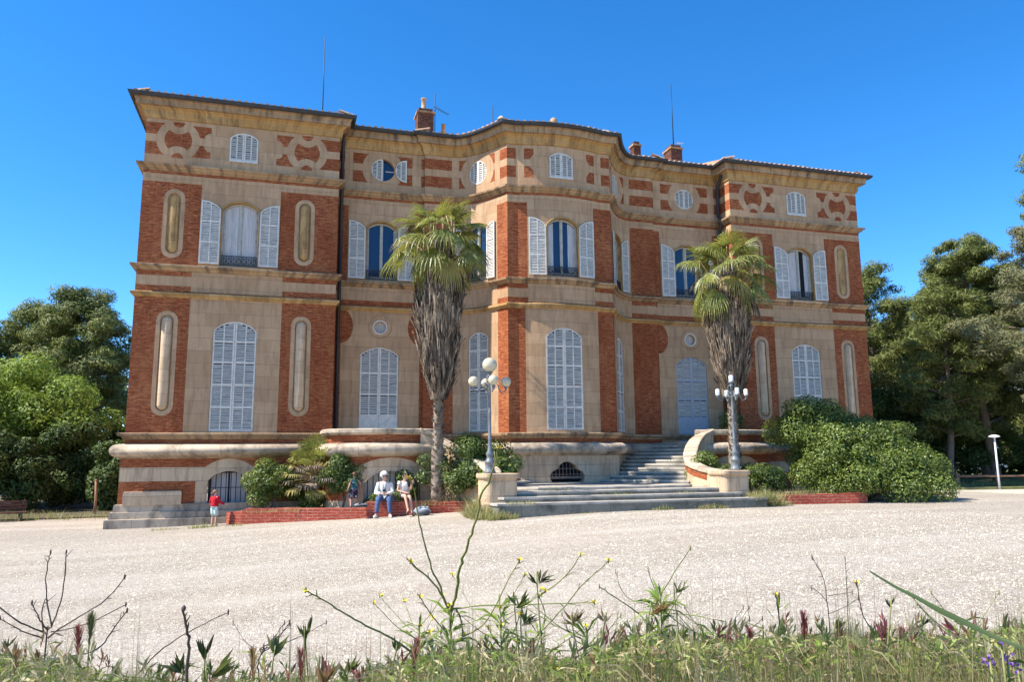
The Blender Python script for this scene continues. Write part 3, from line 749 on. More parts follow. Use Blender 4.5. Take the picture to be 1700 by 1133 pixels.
c = g.mix(g.ramp(n0, [(.42, .0), (.66, .32)]), c, (.50, .41, .31))
n7 = g.noise(g.coord('Object', (.16, 1.1, 1)), .8, 4, .6); c = g.mix(g.ramp(n7, [(.45, 0), (.7, .3)]), c, (.70, .64, .55)); g.col(c)
hh = g.n('ShaderNodeMath', operation='MULTIPLY_ADD'); g.l(v1.outputs[0], hh.inputs[0]); hh.inputs[1].default_value = -1.1; g.l(n1, hh.inputs[2]); g.bump(hh.outputs[0], .016)
def graded(a, b, c0, c1, st, big):
    o = list(np.arange(c0, c1+1e-6, st)); x = c0; s = st
    while x > a: s *= big; x -= s; o.insert(0, x)
    x = c1; s = st
    while x < b: s *= big; x += s; o.append(x)
    return np.array(o)
NZ = [(rnd.uniform(.15, .9), rnd.uniform(.15, .9), rnd.uniform(0, 6), rnd.uniform(0, 6)) for _ in range(7)]
def undul(X, Y): return sum(np.sin(X*a+p)*np.sin(Y*b+q) for a, b, p, q in NZ)*.006
gravel = gridmesh('gravel', graded(-400, 500, -14, 28, .7, 1.35), graded(-80, 600, -26, 6, .7, 1.3), lambda X, Y: gz0(X, Y)+undul(X, Y), gm)
# loose stones lying on the gravel
RP = np.random.default_rng(5); n = 42000; dd = RP.uniform(0, 1, n)**1.5*17+6.3; aa = RP.uniform(-.42, .98, n); sx_ = np.sin(aa)*dd*1.02; sy_ = -27+np.cos(aa)*dd
ok = (sy_ < -7.3)|((sx_ < 4.2)&(sy_ < -4.2)); sx_, sy_, dd = sx_[ok], sy_[ok], dd[ok]; n = len(sx_); rr_ = RP.uniform(.004, .011, n)*(1+RP.random(n)**6*1.3)*(.8+dd/26)
base8 = np.array([(1, 0, 0), (.3, .95, 0), (-.9, .5, 0), (-.8, -.6, 0), (.4, -.9, 0), (.1, .05, .75)]); th = RP.uniform(0, 2*PI, n); cs_, sn_ = np.cos(th), np.sin(th)
PX = (base8[None, :, 0]*cs_[:, None]-base8[None, :, 1]*sn_[:, None]*.75)*rr_[:, None]+sx_[:, None]; PY = (base8[None, :, 0]*sn_[:, None]+base8[None, :, 1]*cs_[:, None]*.75)*rr_[:, None]+sy_[:, None]
PZ = base8[None, :, 2]*rr_[:, None]+(gz0(sx_, sy_)+undul(sx_, sy_)-.002)[:, None]; Vp = np.stack([PX, PY, PZ], -1).reshape(-1, 3)
fc = np.array([(0, 1, 5), (1, 2, 5), (2, 3, 5), (3, 4, 5), (4, 0, 5)]); Fp = (np.arange(n)[:, None, None]*6+fc[None]).reshape(-1)
me = bpy.data.meshes.new('loose_pebbles'); me.vertices.add(len(Vp)); me.vertices.foreach_set('co', Vp.astype(np.float32).ravel()); me.loops.add(len(Fp)); me.loops.foreach_set('vertex_index', Fp.astype(np.int32)); me.polygons.add(len(Fp)//3); me.polygons.foreach_set('loop_start', np.arange(0, len(Fp), 3, dtype=np.int32))
me.materials.append(speck('pebble', (.70, .62, .49, 1), (.40, .32, .23, 1), 5, .85, 0)); me.update(calc_edges=True); linkmesh('loose_pebbles', me)['kind'] = 'stuff'
# earth beds between the low walls and the house
def slab(name, poly, z0, z1, mat, kind='structure', parent=None):
    mb = MB(); n = len(poly)
    zt = z1 if hasattr(z1, '__len__') else [z1]*n
    mb.add([(x, y, z0) for x, y in poly]+[(x, y, z) for (x, y), z in zip(poly, zt)], [(i, (i+1) % n, n+(i+1) % n, n+i) for i in range(n)]+[tuple(n+i for i in range(n))], 0, [(x, y+z0) for x, y in poly]+[(x, y) for x, y in poly])
    o = mb.build(name, mat, parent)
    if kind: o['kind'] = kind
    return o
slab('planting_bed', [(-1.35, -.6), (-1.3, -1.15), (2.45, -2.65), (5.4, -3.4), (5.2, -5.4), (5.9, -5.5), (7.0, -3.0), (6.8, -.2), (-1.3, -.2)], 0, [.60, .60, .72, .84, .84, .84, .95, .95, .66], M['soil'])
slab('planting_bed', [(XC+4.1, -5.5), (14.6, -5.9), (17.7, -6.45), (18.0, -5.4), (25, -3), (25, 3), (24, -.2), (XC+4.0, -.6)], 0, [.98, .98, .98, .9, .8, .8, .9, 1.0], M['soil'])

# far ground: dry grass verges and pale path at the right
grassm = speck('dry_grass_ground', (.10, .12, .035, 1), (.26, .23, .10, 1), 1.6, .95, .05)
slab('dirt_path', [(27, -4.2), (60, -9), (60, -6.6), (33, -1.6), (27, -1.4)], .3, .78, speck('path_dirt', (.55, .47, .37, 1), (.46, .39, .3, 1), 2, .95, .02))
slab('grass_ground', [(24.5, 1.0), (33, -1.45), (60, -6.45), (140, -10), (140, 120), (24.5, 120)], .3, .84, grassm)
slab('woodland_floor', [(-5.9, 5.6), (-5.9, 120), (-140, 120), (-140, 8), (-12, 4.6)], -.2, .22, speck('shaded_woodland_ground', (.05, .042, .024, 1), (.12, .10, .06, 1), 2.5, .95, .05))  # shade of the trees is painted into this dark ground colour

# ================================================================== STAIRCASE
stair = empty('staircase', (XC, -4, .7), 'wide pale stone double staircase with front steps and two curved flights to the terraces', 'staircase')
def slabS(name, poly, z0, z1, mat=M['tread'], nose=.04):
    mb = MB(); n = len(poly); c = Vector((sum(p[0] for p in poly)/n, sum(p[1] for p in poly)/n))
    def off(p, d): q = Vector(p)-c; return c+q*(1+d/max(.4, q.length))
    t = .06
    lo = [off(p, -nose) for p in poly]; L = 0; vs = []; uv = []
    rings = [(lo, z0), (lo, z1-t), (poly, z1-t-.001), (poly, z1-.012), ([off(p, -.012) for p in poly], z1)]
    for r, z in rings:
        L = 0
        for i, p in enumerate(r): 
            if i: L += (Vector(r[i])-Vector(r[i-1])).length
            vs.append((p[0], p[1], z)); uv.append((L, z*1.0))
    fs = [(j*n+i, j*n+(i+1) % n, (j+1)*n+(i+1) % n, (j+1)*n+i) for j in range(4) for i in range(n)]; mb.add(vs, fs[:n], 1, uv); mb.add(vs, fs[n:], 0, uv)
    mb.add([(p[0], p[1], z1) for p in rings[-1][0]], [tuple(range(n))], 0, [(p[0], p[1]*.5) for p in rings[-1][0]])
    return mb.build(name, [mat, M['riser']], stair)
def wig(a, b, y, n=14): return [(XC+a+(b-a)*i/n, y+rnd.uniform(-.012, .012)) for i in range(n+1)]
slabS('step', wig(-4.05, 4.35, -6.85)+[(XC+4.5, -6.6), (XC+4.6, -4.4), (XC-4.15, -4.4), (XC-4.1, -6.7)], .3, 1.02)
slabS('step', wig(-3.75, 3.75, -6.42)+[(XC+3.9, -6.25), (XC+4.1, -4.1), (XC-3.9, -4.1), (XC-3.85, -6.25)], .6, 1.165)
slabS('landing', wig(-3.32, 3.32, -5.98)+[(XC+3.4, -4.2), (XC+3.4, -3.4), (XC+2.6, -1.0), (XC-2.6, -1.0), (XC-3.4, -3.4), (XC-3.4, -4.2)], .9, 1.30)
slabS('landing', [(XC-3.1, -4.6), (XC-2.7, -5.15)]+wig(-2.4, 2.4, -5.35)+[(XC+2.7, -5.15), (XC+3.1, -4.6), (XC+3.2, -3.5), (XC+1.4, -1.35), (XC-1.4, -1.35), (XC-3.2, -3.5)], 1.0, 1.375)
P14 = P0.off(.09); P14 = Path([(p.x-XC, p.y) for p in P14], s0=len(HP)-1)
Qs = [(3.34, -4.0), (3.52, -3.62), (3.72, -3.24), (3.94, -2.88), (4.18, -2.54), (4.45, -2.25), (4.78, -2.0), (4.80, -1.55), (4.80, -1.1), (4.80, -.65), (4.80, -.15)]
for sg in (-1, 1):
    for k in range(10):
        s_a, s_b = 1.30+.42*k, 1.30+.42*(k+1)
        pa, pb = P14.pos(s_a), P14.pos(min(s_b, 5.6)); mid = [P14.pos(s_a+(s_b-s_a)*t) for t in (.33, .66)]
        qa, qb = Qs[k], Qs[k+1]
        bow = .10
        nose = [(pa[0]+(qa[0]-pa[0])*t+bow*math.sin(PI*t)*-.6, pa[1]+(qa[1]-pa[1])*t-bow*math.sin(PI*t)) for t in (0, .25, .5, .75, 1)]
        poly = nose+[qb, (pb[0], pb[1]+.05)]+[(m_[0], m_[1]+.05) for m_ in reversed(mid)]
        poly = [(XC+sg*x, y) for x, y in poly]
        if sg < 0: poly = poly[::-1]
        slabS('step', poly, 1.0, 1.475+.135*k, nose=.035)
    # pedestal with lamp
    mb = MB(); x0, x1 = XC+sg*3.24, XC+sg*4.24; a, b = min(x0, x1), max(x0, x1); PY = -.55
    def rr(a, b, c, d, r, n=5):
        o = []
        for cx, cy, a0 in ((b-r, d-r, 0), (a+r, d-r, 90), (a+r, c+r, 180), (b-r, c+r, 270)):
            for i in range(n+1): t = R(a0+90*i/n); o.append((cx+r*math.cos(t), cy+r*math.sin(t)))
        return o
    poly = rr(a, b, -6.2, -5.3, .22); mbp = []
    n = len(poly); L = [0]
    for i in range(n): L.append(L[-1]+(Vector(poly[(i+1) % n])-Vector(poly[i])).length)
    cxy = Vector(((a+b)/2, -5.75)); sc2 = lambda d: [tuple(cxy+(Vector(p)-cxy)*(1+d/ .6)) for p in poly]
    rings = [(sc2(.05), .7), (sc2(.05), 1.0), (sc2(.0), 1.02), (sc2(0), 1.66), (sc2(.05), 1.68), (sc2(.07), 1.72), (sc2(.07), 1.80), (sc2(.04), 1.815)]
    vs = []; uv = []
    for r_, z in rings:
        for i in range(n+1): p = r_[i % n]; vs.append((p[0], p[1], z)); uv.append((L[i], z))
    mb.add(vs, [(j*(n+1)+i, j*(n+1)+i+1, (j+1)*(n+1)+i+1, (j+1)*(n+1)+i) for j in range(len(rings)-1) for i in range(n)], 0, uv)
    mb.add([(p[0], p[1], 1.815) for p in rings[-1][0]], [tuple(range(n))], 0, [(p[0], p[1]) for p in poly]); mb.build('pedestal', M['white'], stair)
    # curved parapet from the pedestal up to the terrace
    C = [(3.92, -5.6, 1.80), (3.75, -5.2, 1.81), (3.62, -4.88, 1.84), (3.56, -4.55, 1.90), (3.53, -4.2, 1.98), (3.58, -3.8, 2.08), (3.74, -3.4, 2.22), (3.98, -3.0, 2.40), (4.27, -2.62, 2.62), (4.6, -2.32, 2.86), (4.95, -2.13, 3.06), (5.35, -2.10, 3.215)]
    def strip(w_, t0, t1, name, mat, par, dz=0, i0=0, i1=None, offc=0):
        pts = [(XC+sg*u, y) for u, y, z in C]; zz = [z for u, y, z in C]; i1 = len(C) if i1 is None else i1
        if sg < 0: pass
        pth = Path(pts); A_ = pth.off(offc-w_/2); B_ = pth.off(offc+w_/2); vs = []; uv = []; mb = MB()
        for i in range(i0, i1):
            zt = zz[i]+t1; zb = (zz[i]+t0) if t0 > -1 else .9
            for q, z in ((A_[i], zb), (A_[i], zt-.02), (A_[i]*.9+B_[i]*.1, zt), (A_[i]*.1+B_[i]*.9, zt), (B_[i], zt-.02), (B_[i], zb)):
                vs.append((q.x, q.y, z)); uv.append((pth.S[i]+(.4 if q == B_[i] else 0), z))
        m_ = i1-i0; fs = [(6*i+j, 6*i+6+j, 6*i+6+(j+1) % 6, 6*i+(j+1) % 6) for i in range(m_-1) for j in range(6)]
        fs += [tuple(range(6)), tuple(6*(m_-1)+j for j in range(5, -1, -1))]
        mb.add(vs, fs, 0, uv); return mb.build(name, mat, par)
    pr = strip(.34, -2, -.10, 'parapet', M['white'], stair)
    strip(.46, -.105, .03, 'coping', M['grey'], pr)
    # brick panel set in its outer face (towards the stairs)
    so_ = -sg if False else (1 if sg < 0 else -1)
    strip(.03, -.34, -.13, 'brick_inset', M['brick'], pr, i0=2, i1=9, offc=so_*.165)

# ================================================================== LOW BRICK WALLS
def lowwall(name, pts, tops, label, th=.30):
    r = empty(name, (pts[0][0], pts[0][1], gz(*pts[0])), label, 'garden wall', 'low red brick garden walls')
    P_ = Path(pts); A_, B_ = P_.off(0), P_.off(-th); mb = MB(); vs = []; uv = []
    for (i, z) in tops:
        k = int(i); t = i-k; q = A_[k] if t == 0 else A_[k].lerp(A_[k+1], t); w_ = B_[k] if t == 0 else B_[k].lerp(B_[k+1], t)
        L = P_.S[k]+((P_.S[k+1]-P_.S[k])*t if t else 0); g0 = gz(q.x, q.y)-.15
        vs += [(q.x, q.y, g0), (q.x, q.y, z), (w_.x, w_.y, z+.004), (w_.x, w_.y, g0)]; uv += [(L, g0), (L, z), (L, z+th), (L, g0+1)]
    n = len(tops); fs = [(4*i+j, 4*i+4+j, 4*i+5+j, 4*i+1+j) for i in range(n-1) for j in range(3)]+[(0, 1, 2, 3), (4*n-1, 4*n-2, 4*n-3, 4*n-4)]
    mb.add(vs, fs, 0, uv); mb.build('brick_body', M['newbrick'], r); return r
LW = [(-1.72, -.75), (-1.55, -1.22), (-1.25, -1.42), (2.42, -2.86), (5.9, -3.58)]
lowwall('low_brick_wall', LW, [(0, .62), (1, .66), (2, .66), (2.03, .765), (2.99, .76), (3.0, .95), (4, .93)], 'long low red brick wall with a step in its top, the two women sit on it')
lowwall('low_brick_wall', [(14.35, -5.95), (17.35, -6.62), (17.75, -6.55), (17.95, -6.2), (18.0, -5.6)], [(0, 1.0), (1, 1.07), (2, 1.07), (3, 1.07), (4, 1.07)], 'short low red brick wall under the big hedge right of the steps')

# ================================================================== PLANTS
RN = np.random.default_rng(11)
def leafmesh(name, P, N, size, mats, parent, aspect=.5, fold=.25, mi=None, org=None):
    # one small folded leaf (diamond of 4 corners) per point: P positions, N facing directions, size lengths
    n = len(P); T = RN.normal(size=(n, 3)); T -= N*(T*N).sum(1, keepdims=True); T /= np.linalg.norm(T, axis=1, keepdims=True)+1e-9
    B = np.cross(N, T); s = size.reshape(-1, 1) if hasattr(size, '__len__') else np.full((n, 1), size)
    a = P-T*s*.5; c = P+T*s*.5-N*s*fold*.5; b = P+B*s*aspect*.5+N*s*fold*.3; d = P-B*s*aspect*.5+N*s*fold*.3
    V = np.stack([a, b, c, d], 1).reshape(-1, 3); o = ORG[parent.name] if parent is not None else Vector(org or (0, 0, 0))
    return rawquads(name, V-np.array(o), mats, parent, mi, org)
def rawquads(name, V, mats, parent, mi=None, loc=None):
    n = len(V)//4; me = bpy.data.meshes.new(name); me.vertices.add(len(V)); me.vertices.foreach_set('co', V.astype(np.float32).ravel())
    me.loops.add(4*n); me.loops.foreach_set('vertex_index', np.arange(4*n, dtype=np.int32)); me.polygons.add(n)
    me.polygons.foreach_set('loop_start', np.arange(0, 4*n, 4, dtype=np.int32))
    for mt in (mats if isinstance(mats, (list, tuple)) else [mats]): me.materials.append(mt)
    if mi is not None: me.polygons.foreach_set('material_index', np.asarray(mi, dtype=np.int32))
    me.update(calc_edges=True); me.validate(); return linkmesh(name, me, parent, loc)
def unit(n):
    v = RN.normal(size=(n, 3)); return v/np.linalg.norm(v, axis=1, keepdims=True)
def puffs(centres, radii, n, squash=.75, jit=.25, up=.3):
    # points in the outer layer of many small puffs
    centres = np.array(centres, float); radii = np.array(radii, float); w_ = radii**2; w_ /= w_.sum()
    k = RN.choice(len(radii), n, p=w_); d = unit(n); r = radii[k, None]*(1-np.abs(RN.normal(0, jit, (n, 1))))
    P = centres[k]+d*r*np.array([1, 1, squash]); N = d+unit(n)*.7+np.array([0, 0, up]); N /= np.linalg.norm(N, axis=1, keepdims=True)
    return P, N
def lobes(c, rad, k, rr, bottom=-.5, seed=0):
    # puff centres spread over an uneven ellipsoid
    out = []; rs = []
    for i in range(k):
        d = unit(1)[0]
        while d[2] < bottom: d = unit(1)[0]
        q = RN.uniform(.55, .93) if i % 3 else RN.uniform(.1, .6)
        out.append(np.array(c)+d*np.array(rad)*q); rs.append(rr*RN.uniform(.6, 1.3))
    return out, rs
LM = {
 'laurel': leafmat('laurel_leaves', [(.05, .085, .014), (.115, .165, .028), (.36, .39, .10)], .2, .45, .35),
 'dark': leafmat('dark_shrub_leaves', [(.06, .10, .02), (.11, .155, .032), (.20, .24, .07)], .22, .5, .35),
 'bright': leafmat('bright_tree_leaves', [(.14, .21, .03), (.22, .30, .05), (.34, .40, .10)], .35, .55),
 'pine': leafmat('pine_needles', [(.095, .12, .03), (.155, .175, .045), (.26, .265, .085)], .2, .6),
 'pine2': leafmat('grey_pine_needles', [(.12, .13, .06), (.18, .18, .085), (.27, .25, .14)], .2, .6),
 'wood': leafmat('woodland_leaves', [(.045, .075, .018), (.075, .11, .028), (.12, .16, .04)], .2, .6),
 'dry': leafmat('dry_leaves', [(.20, .16, .07), (.28, .23, .11), (.16, .17, .06)], .2, .7),
}
barkm = speck('bark', (.13, .095, .07, 1), (.24, .185, .14, 1), 6, .9, .05, sc=(1, 1, .25))
greybark = speck('grey_bark', (.17, .15, .125, 1), (.28, .25, .21, 1), 6, .9, .05, sc=(1, 1, .25))
def bough(mb, a, b, r0, r1, sag=.1, n=5):
    a, b = Vector(a), Vector(b); L = (b-a).length; pts = []; j = Vector([rnd.uniform(-1, 1)*L*.05 for _ in range(3)])
    for i in range(n+1):
        t = i/n; p = a.lerp(b, t); p.z += math.sin(PI*t)*L*sag; p += j*math.sin(PI*t); pts.append(p)
    mb.tube(pts, [r0+(r1-r0)*i/n for i in range(n+1)], 6)
def shrub(name, loc, rad, k, rr, n, size, mat, label, cat='shrub', group=None, aspect=.5, bottom=-.55, stems=5, extra=None):
    r = empty(name, loc, label, cat, group); c = (loc[0], loc[1], loc[2]+rad[2]*.9)
    cs, rs = lobes(c, (rad[0], rad[1], rad[2]), k, rr, bottom)
    if extra:
        for e, q in extra: cs.append(np.array(e)); rs.append(q)
    P, N = puffs(cs, rs, n, .85); keep = P[:, 2] > loc[2]-.02; P, N = P[keep], N[keep]
    leafmesh('foliage', P, N, RN.uniform(.7, 1.3, len(P))*size, LM[mat], r, aspect)
    mb = MB()
    for i in range(stems):
        q = cs[rnd.randrange(len(cs))]; bough(mb, (loc[0]+rnd.uniform(-.2, .2)*rad[0], loc[1]+rnd.uniform(-.2, .2)*rad[1], loc[2]-.1), q, .035, .012, .0, 4)
    mb.build('stem', barkm, r); return r
def pine(name, loc, h, crown, trunk_r, label, mat='pine', n=42000, size=.19, group=None, lean=(0, 0), lowest=.35, kp=58, pr=1.15, cat='pine tree', spread=None):
    # crown: (rx, ry) half widths; limbs leave the trunk at all heights and end in flat puffs of needles
    r = empty(name, loc, label, cat, group); mb = MB(); X, Y, Z = loc
    tip = Vector((X+lean[0], Y+lean[1], Z+h*.93)); tr = []
    for i in range(9):
        t = i/8; tr.append(Vector((X+lean[0]*t+math.sin(t*5+X)*.18, Y+lean[1]*t+math.cos(t*4+X)*.18, Z-.3+(h*.93+.3)*t)))
    mb.tube(tr, [trunk_r*.8*(1-.82*i/8) for i in range(9)], 9); mb.build('trunk', barkm, r)
    lb = MB(); cs = []; rs = []
    for i in range(kp):
        t = lowest+(1-lowest)*((i+.5)/kp)**.85; base = tr[0].lerp(tr[-1], t*.93); base = tr[min(8, int(t*8))].lerp(tr[min(8, int(t*8)+1)], (t*8) % 1)*1.0
        a = i*2.399+rnd.uniform(-.5, .5); prof = math.sin(PI*min(1, (t-lowest)/(1-lowest)*.72+.22))**.8; q = rnd.uniform(.45, 1.0)*prof
        end = base+Vector((math.cos(a)*crown[0]*q, math.sin(a)*crown[1]*q, rnd.uniform(.02, .16)*crown[0]*q+.2))
        bough(lb, base, end, trunk_r*.28*(1.1-t), .02, .04)
        for m_ in range(3):
            f = (1.0, .78, .6)[m_]; p = base.lerp(end, f); p += Vector([rnd.uniform(-.5, .5)*pr*(.9 if m_ else .3) for _ in range(3)])*.8
            cs.append(p); rs.append(pr*rnd.uniform(.45, .95)*(1-.25*t))
    lb.build('limb', barkm, r)
    P, N = puffs(cs, rs, int(n*1.35), .55, .45, .5); n = len(P); leafmesh('crown', P, N, RN.uniform(.6, 1.5, n)*size*1.15, LM[mat], r, .17); return r
def tree(name, loc, h, rad, trunk_r, label, mat, n, size, k=60, rr=1.0, group=None, cz=None, bottom=-.7, cat='tree'):
    r = empty(name, loc, label, cat, group); X, Y, Z = loc; mb = MB(); cz = cz or h-rad[2]
    fork = Vector((X, Y, Z+h*.28)); mb.tube([(X, Y, Z-.3), (X+.05, Y, Z+h*.15), fork], [trunk_r*1.2, trunk_r, trunk_r*.85], 9)
    mb.build('trunk', greybark, r); cs, rs = lobes((X, Y, Z+cz), rad, k, rr, bottom); lb = MB()
    for c in cs[::3]: bough(lb, fork, c, trunk_r*.35, .02, .05)
    lb.build('limb', greybark, r); P, N = puffs(cs, rs, n, .8, .3, .4); keep = P[:, 2] > Z+.1
    leafmesh('crown', P[keep], N[keep], RN.uniform(.6, 1.4, keep.sum())*size, LM[mat], r, .5); return r

# ---- fan palms with a skirt of dead leaves
palmgreen = leafmat('palm_leaf', [(.07, .095, .02), (.17, .19, .04), (.46, .42, .13)], .28, .45, .45)
palmyel = leafmat('yellowing_palm_leaf', [(.27, .22, .07), (.38, .31, .10), (.30, .27, .09)], .28, .6)
palmdead = speck('dead_palm_leaf', (.05, .034, .023, 1), (.34, .26, .185, 1), 9, .85, 0, sc=(1, 1, .12), lo=.40, hi=.62)
petm = speck('palm_petiole', (.30, .26, .11, 1), (.42, .31, .15, 1), 8, .6, 0)
def palm(loc, ztop, zsk, prof, label, crown_r=1.0, seed=1, lean=0, n_leaf=44, redz=2.3):
    rd = random.Random(seed); r = empty('fan_palm', loc, label, 'palm tree', 'fan palms beside the staircase'); X, Y, Z = loc
    axis = lambda z: Vector((X+lean*(z-Z)/(ztop-Z), Y, z)); mb = MB(); pts = []; rad = []
    z = Z-.3
    while z < zsk+1.0:
        pts.append(axis(z)); rad.append((.20 if z < redz+.3 else .155)+.012*math.sin(z*29)); z += .07
    mb.tube(pts, rad, 12)
    for i in range(230):      # cut leaf bases: small upturned scales
        z = rd.uniform(Z, zsk+.4); a = rd.uniform(0, 2*PI); c = axis(z); o = Vector((math.cos(a), math.sin(a), 0)); t = Vector((-o.y, o.x, 0)); q = .155 if z > redz+.3 else .20
        b0 = c+o*(q-.02); L = rd.uniform(.08, .16); s_ = rd.choice((-1, 1))*.05
        mb.add([b0-t*.06, b0+t*.06, b0+t*(.02+s_)+o*.085+Vector((0, 0, L)), b0-t*(.02-s_)+o*.085+Vector((0, 0, L))], [(0, 1, 2, 3)])
    mb.build('trunk', speck('palm_trunk', (.10, .07, .05, 1), (.32, .26, .20, 1), 5, .9, .03, sc=(1, 1, .6)), r)
    # skirt
    zs = [p[0] for p in prof]; rsx = [p[1]*.88 for p in prof]; rad_at = lambda z: float(np.interp(z, zs, rsx))
    core = MB(); core.lathe([(rad_at(z_)*.72, z_-Z) for z_ in np.linspace(zs[0]+.15, zs[-1], 12)], (X+lean*.5, Y, Z), 14); 
    V = []; n = 7000
    for i in range(n):
        z = rd.uniform(zs[0]+.1, zs[-1]+.15); a = rd.uniform(0, 2*PI); q = rad_at(z)*(rd.uniform(.74, 1.05) if rd.random() < .85 else rd.uniform(1.0, 1.25))*(1+.16*math.sin(a*3+z*1.7)+.09*math.sin(a*7-z*3.3)); L = rd.uniform(.25, .95); w_ = rd.uniform(.008, .030)
        z2 = max(z-L, zs[0]-.15); q2 = min(q*1.02, rad_at(z2)*rd.uniform(.82, 1.12)+.02); da = rd.uniform(-.14, .14); tw = rd.uniform(-.8, .8)
        c1, c2 = axis(z), axis(z2); o1 = Vector((math.cos(a), math.sin(a), 0)); o2 = Vector((math.cos(a+da), math.sin(a+da), 0)); t1 = (Vector((-o1.y, o1.x, 0))*math.cos(tw)+o1*math.sin(tw))*w_
        p1, p2 = c1+o1*q, c2+o2*q2; V += [p1-t1, p1+t1, p2+t1*.35, p2-t1*.35]
    core.build('skirt_core', palmdead, r)
    rawquads('dead_leaf_skirt', np.array([tuple(v) for v in V])-np.array(loc), palmdead, r)
    # living crown
    def fan(c, d, Lp, Rf, up_, mat_list, mi, droop, spread, nseg=26, pet=None):
        side = d.cross(Vector((0, 0, 1))); side = side.normalized() if side.length > .1 else Vector((1, 0, 0))
        hub = c+d*Lp+Vector((0, 0, -droop*.12*Lp)); out = []; d = (Quaternion(side, -R(18+48*droop)+rd.uniform(-.2, .2)) @ d).normalized(); side = (Quaternion(d, rd.uniform(-.5, .5)) @ side).normalized(); nrm = side.cross(d).normalized()
        if pet is not None: pet.tube([c, c+d*Lp*.5+Vector((0, 0, .03)), hub], [.028, .02, .014], 5)
        for s_ in range(nseg):
            a = -spread+2*spread*s_/(nseg-1); dr = (d*math.cos(a)+side*math.sin(a)).normalized(); L = Rf*(1-.22*abs(a)/spread)*rd.uniform(.9, 1.06)
            dr = (dr-nrm*(.25*abs(math.sin(a)))).normalized(); wv = (side*math.cos(a)-d*math.sin(a)); wv = wv*(Rf*spread/nseg*.95)+nrm*(1 if s_ % 2 else -1)*.02
            p0 = hub; p1 = hub+dr*L*.55+Vector((0, 0, -droop*.06)); p2 = p1+(dr*(1-droop*.45)+Vector((0, 0, -droop*rd.uniform(.5, 1.0)))).normalized()*L*.28; p3 = p2+(dr*(.5-droop*.35)+Vector((0, 0, -droop*rd.uniform(.8, 1.4)))).normalized()*L*.25
            for A_, B_, wa, wb in ((p0, p1, .12, 1.0), (p1, p2, 1.0, .55), (p2, p3, .55, .06)):
                out.append((A_-wv*wa*.5, A_+wv*wa*.5, B_+wv*wb*.5, B_-wv*wb*.5))
        return out
    Q = []; MI = []; pet = MB(); top = axis(ztop-1.28*crown_r)
    for i in range(n_leaf):
        t = (i+.5)/n_leaf; el = R(84-122*t**.9)+rd.uniform(-.12, .12); az = i*2.399+rd.uniform(-.25, .25)
        d = Vector((math.cos(az)*math.cos(el), math.sin(az)*math.cos(el), math.sin(el))); c = top+Vector((0, 0, .30-.55*t))
        Lp = crown_r*rd.uniform(.42, .80)*(.72+.35*math.sin(PI*t)); Rf = crown_r*rd.uniform(.52, .72); dr = .25+.6*t
        q = fan(c, d, Lp, Rf, 0, None, 0, dr, R(rd.uniform(62, 82)), pet=pet); k = 0 if rd.random() > (.06+.65*max(0, t-.45)) else (1 if rd.random() < .6 else 2)
        Q += q; MI += [k]*len(q)
    for i in range(54):       # hanging dead fans just under the crown
        az = i*2.399; el = R(rd.uniform(-82, -30)); d = Vector((math.cos(az)*math.cos(el), math.sin(az)*math.cos(el), math.sin(el)))
        q = fan(top+Vector((0, 0, -.25-rd.uniform(0, .4))), d, crown_r*rd.uniform(.15, .5), crown_r*rd.uniform(.45, .7), 0, None, 2, 1.1, R(rd.uniform(14, 32)), 16, pet); Q += q; MI += [2]*len(q)
    V = np.array([tuple(v) for f in Q for v in f])-np.array(loc); rawquads('fronds', V, [palmgreen, palmyel, palmdead], r, MI); pet.build('leaf_stalks', petm, r); return r
palm((4.60, -3.05, .85), 11.15, 4.25, [(4.25, .26), (4.7, .46), (5.3, .58), (6.2, .70), (7.1, .80), (8.0, .80), (8.6, .5), (9.2, .25)], 'left fan palm, standing among the shrubs behind the low brick wall', 1.62, 3, .05)
palm((XC+5.08, -4.0, 1.0), 10.5, 4.35, [(4.4, .28), (4.9, .50), (5.5, .64), (6.3, .72), (7.1, .80), (7.8, .76), (8.4, .5), (8.9, .25)], 'right fan palm, standing inside the curved stone parapet of the steps', 1.64, 8, .08)

# ---- shrubs, measured from the photo
S = shrub
S('round_shrub', (-.35, -.95, .6), (.80, .6, .85), 26, .34, 9000, .085, 'laurel', 'round bright green shrub at the left end of the low brick wall', stems=5)
S('leafy_shrub', (1.95, -1.75, .65), (.85, .5, 1.05), 26, .36, 9000, .085, 'dark', 'dark green bushy shrub between the small fan palm and the standing boy')
S('leafy_shrub', (.95, -1.2, .62), (.45, .4, .38), 10, .24, 2600, .08, 'laurel', 'small green shrub at the foot of the bushy little fan palm')
S('broad_shrub', (5.75, -3.2, .85), (1.1, .55, 1.15), 34, .40, 14000, .095, 'dark', 'broad dark shrub behind the left fan palm trunk beside the stone pedestal', extra=[((6.6, -3.3, 1.8), .5), ((6.5, -3.3, 2.5), .5), ((5.7, -2.9, 2.75), .45), ((4.9, -2.7, 2.3), .4), ((6.9, -3.6, 2.1), .4), ((4.3,-2.6,1.7),.35), ((4.3,-2.6,2.2),.3)])
S('fig_shrub', (6.15, -4.0, .85), (.5, .28, .75), 9, .3, 1300, .17, 'laurel', 'light green large-leaved shrub in front of the broad dark shrub', aspect=.85)
S('leafy_shrub', (3.72, -2.45, .75), (.30, .2, .62), 9, .26, 2200, .09, 'dark', 'narrow green shrub left of the palm trunk behind the dark-haired woman')
S('leafy_shrub', (2.70, -2.3, .65), (.26, .16, .34), 8, .2, 1300, .08, 'dark', 'low grey green shrub behind the white-haired woman')
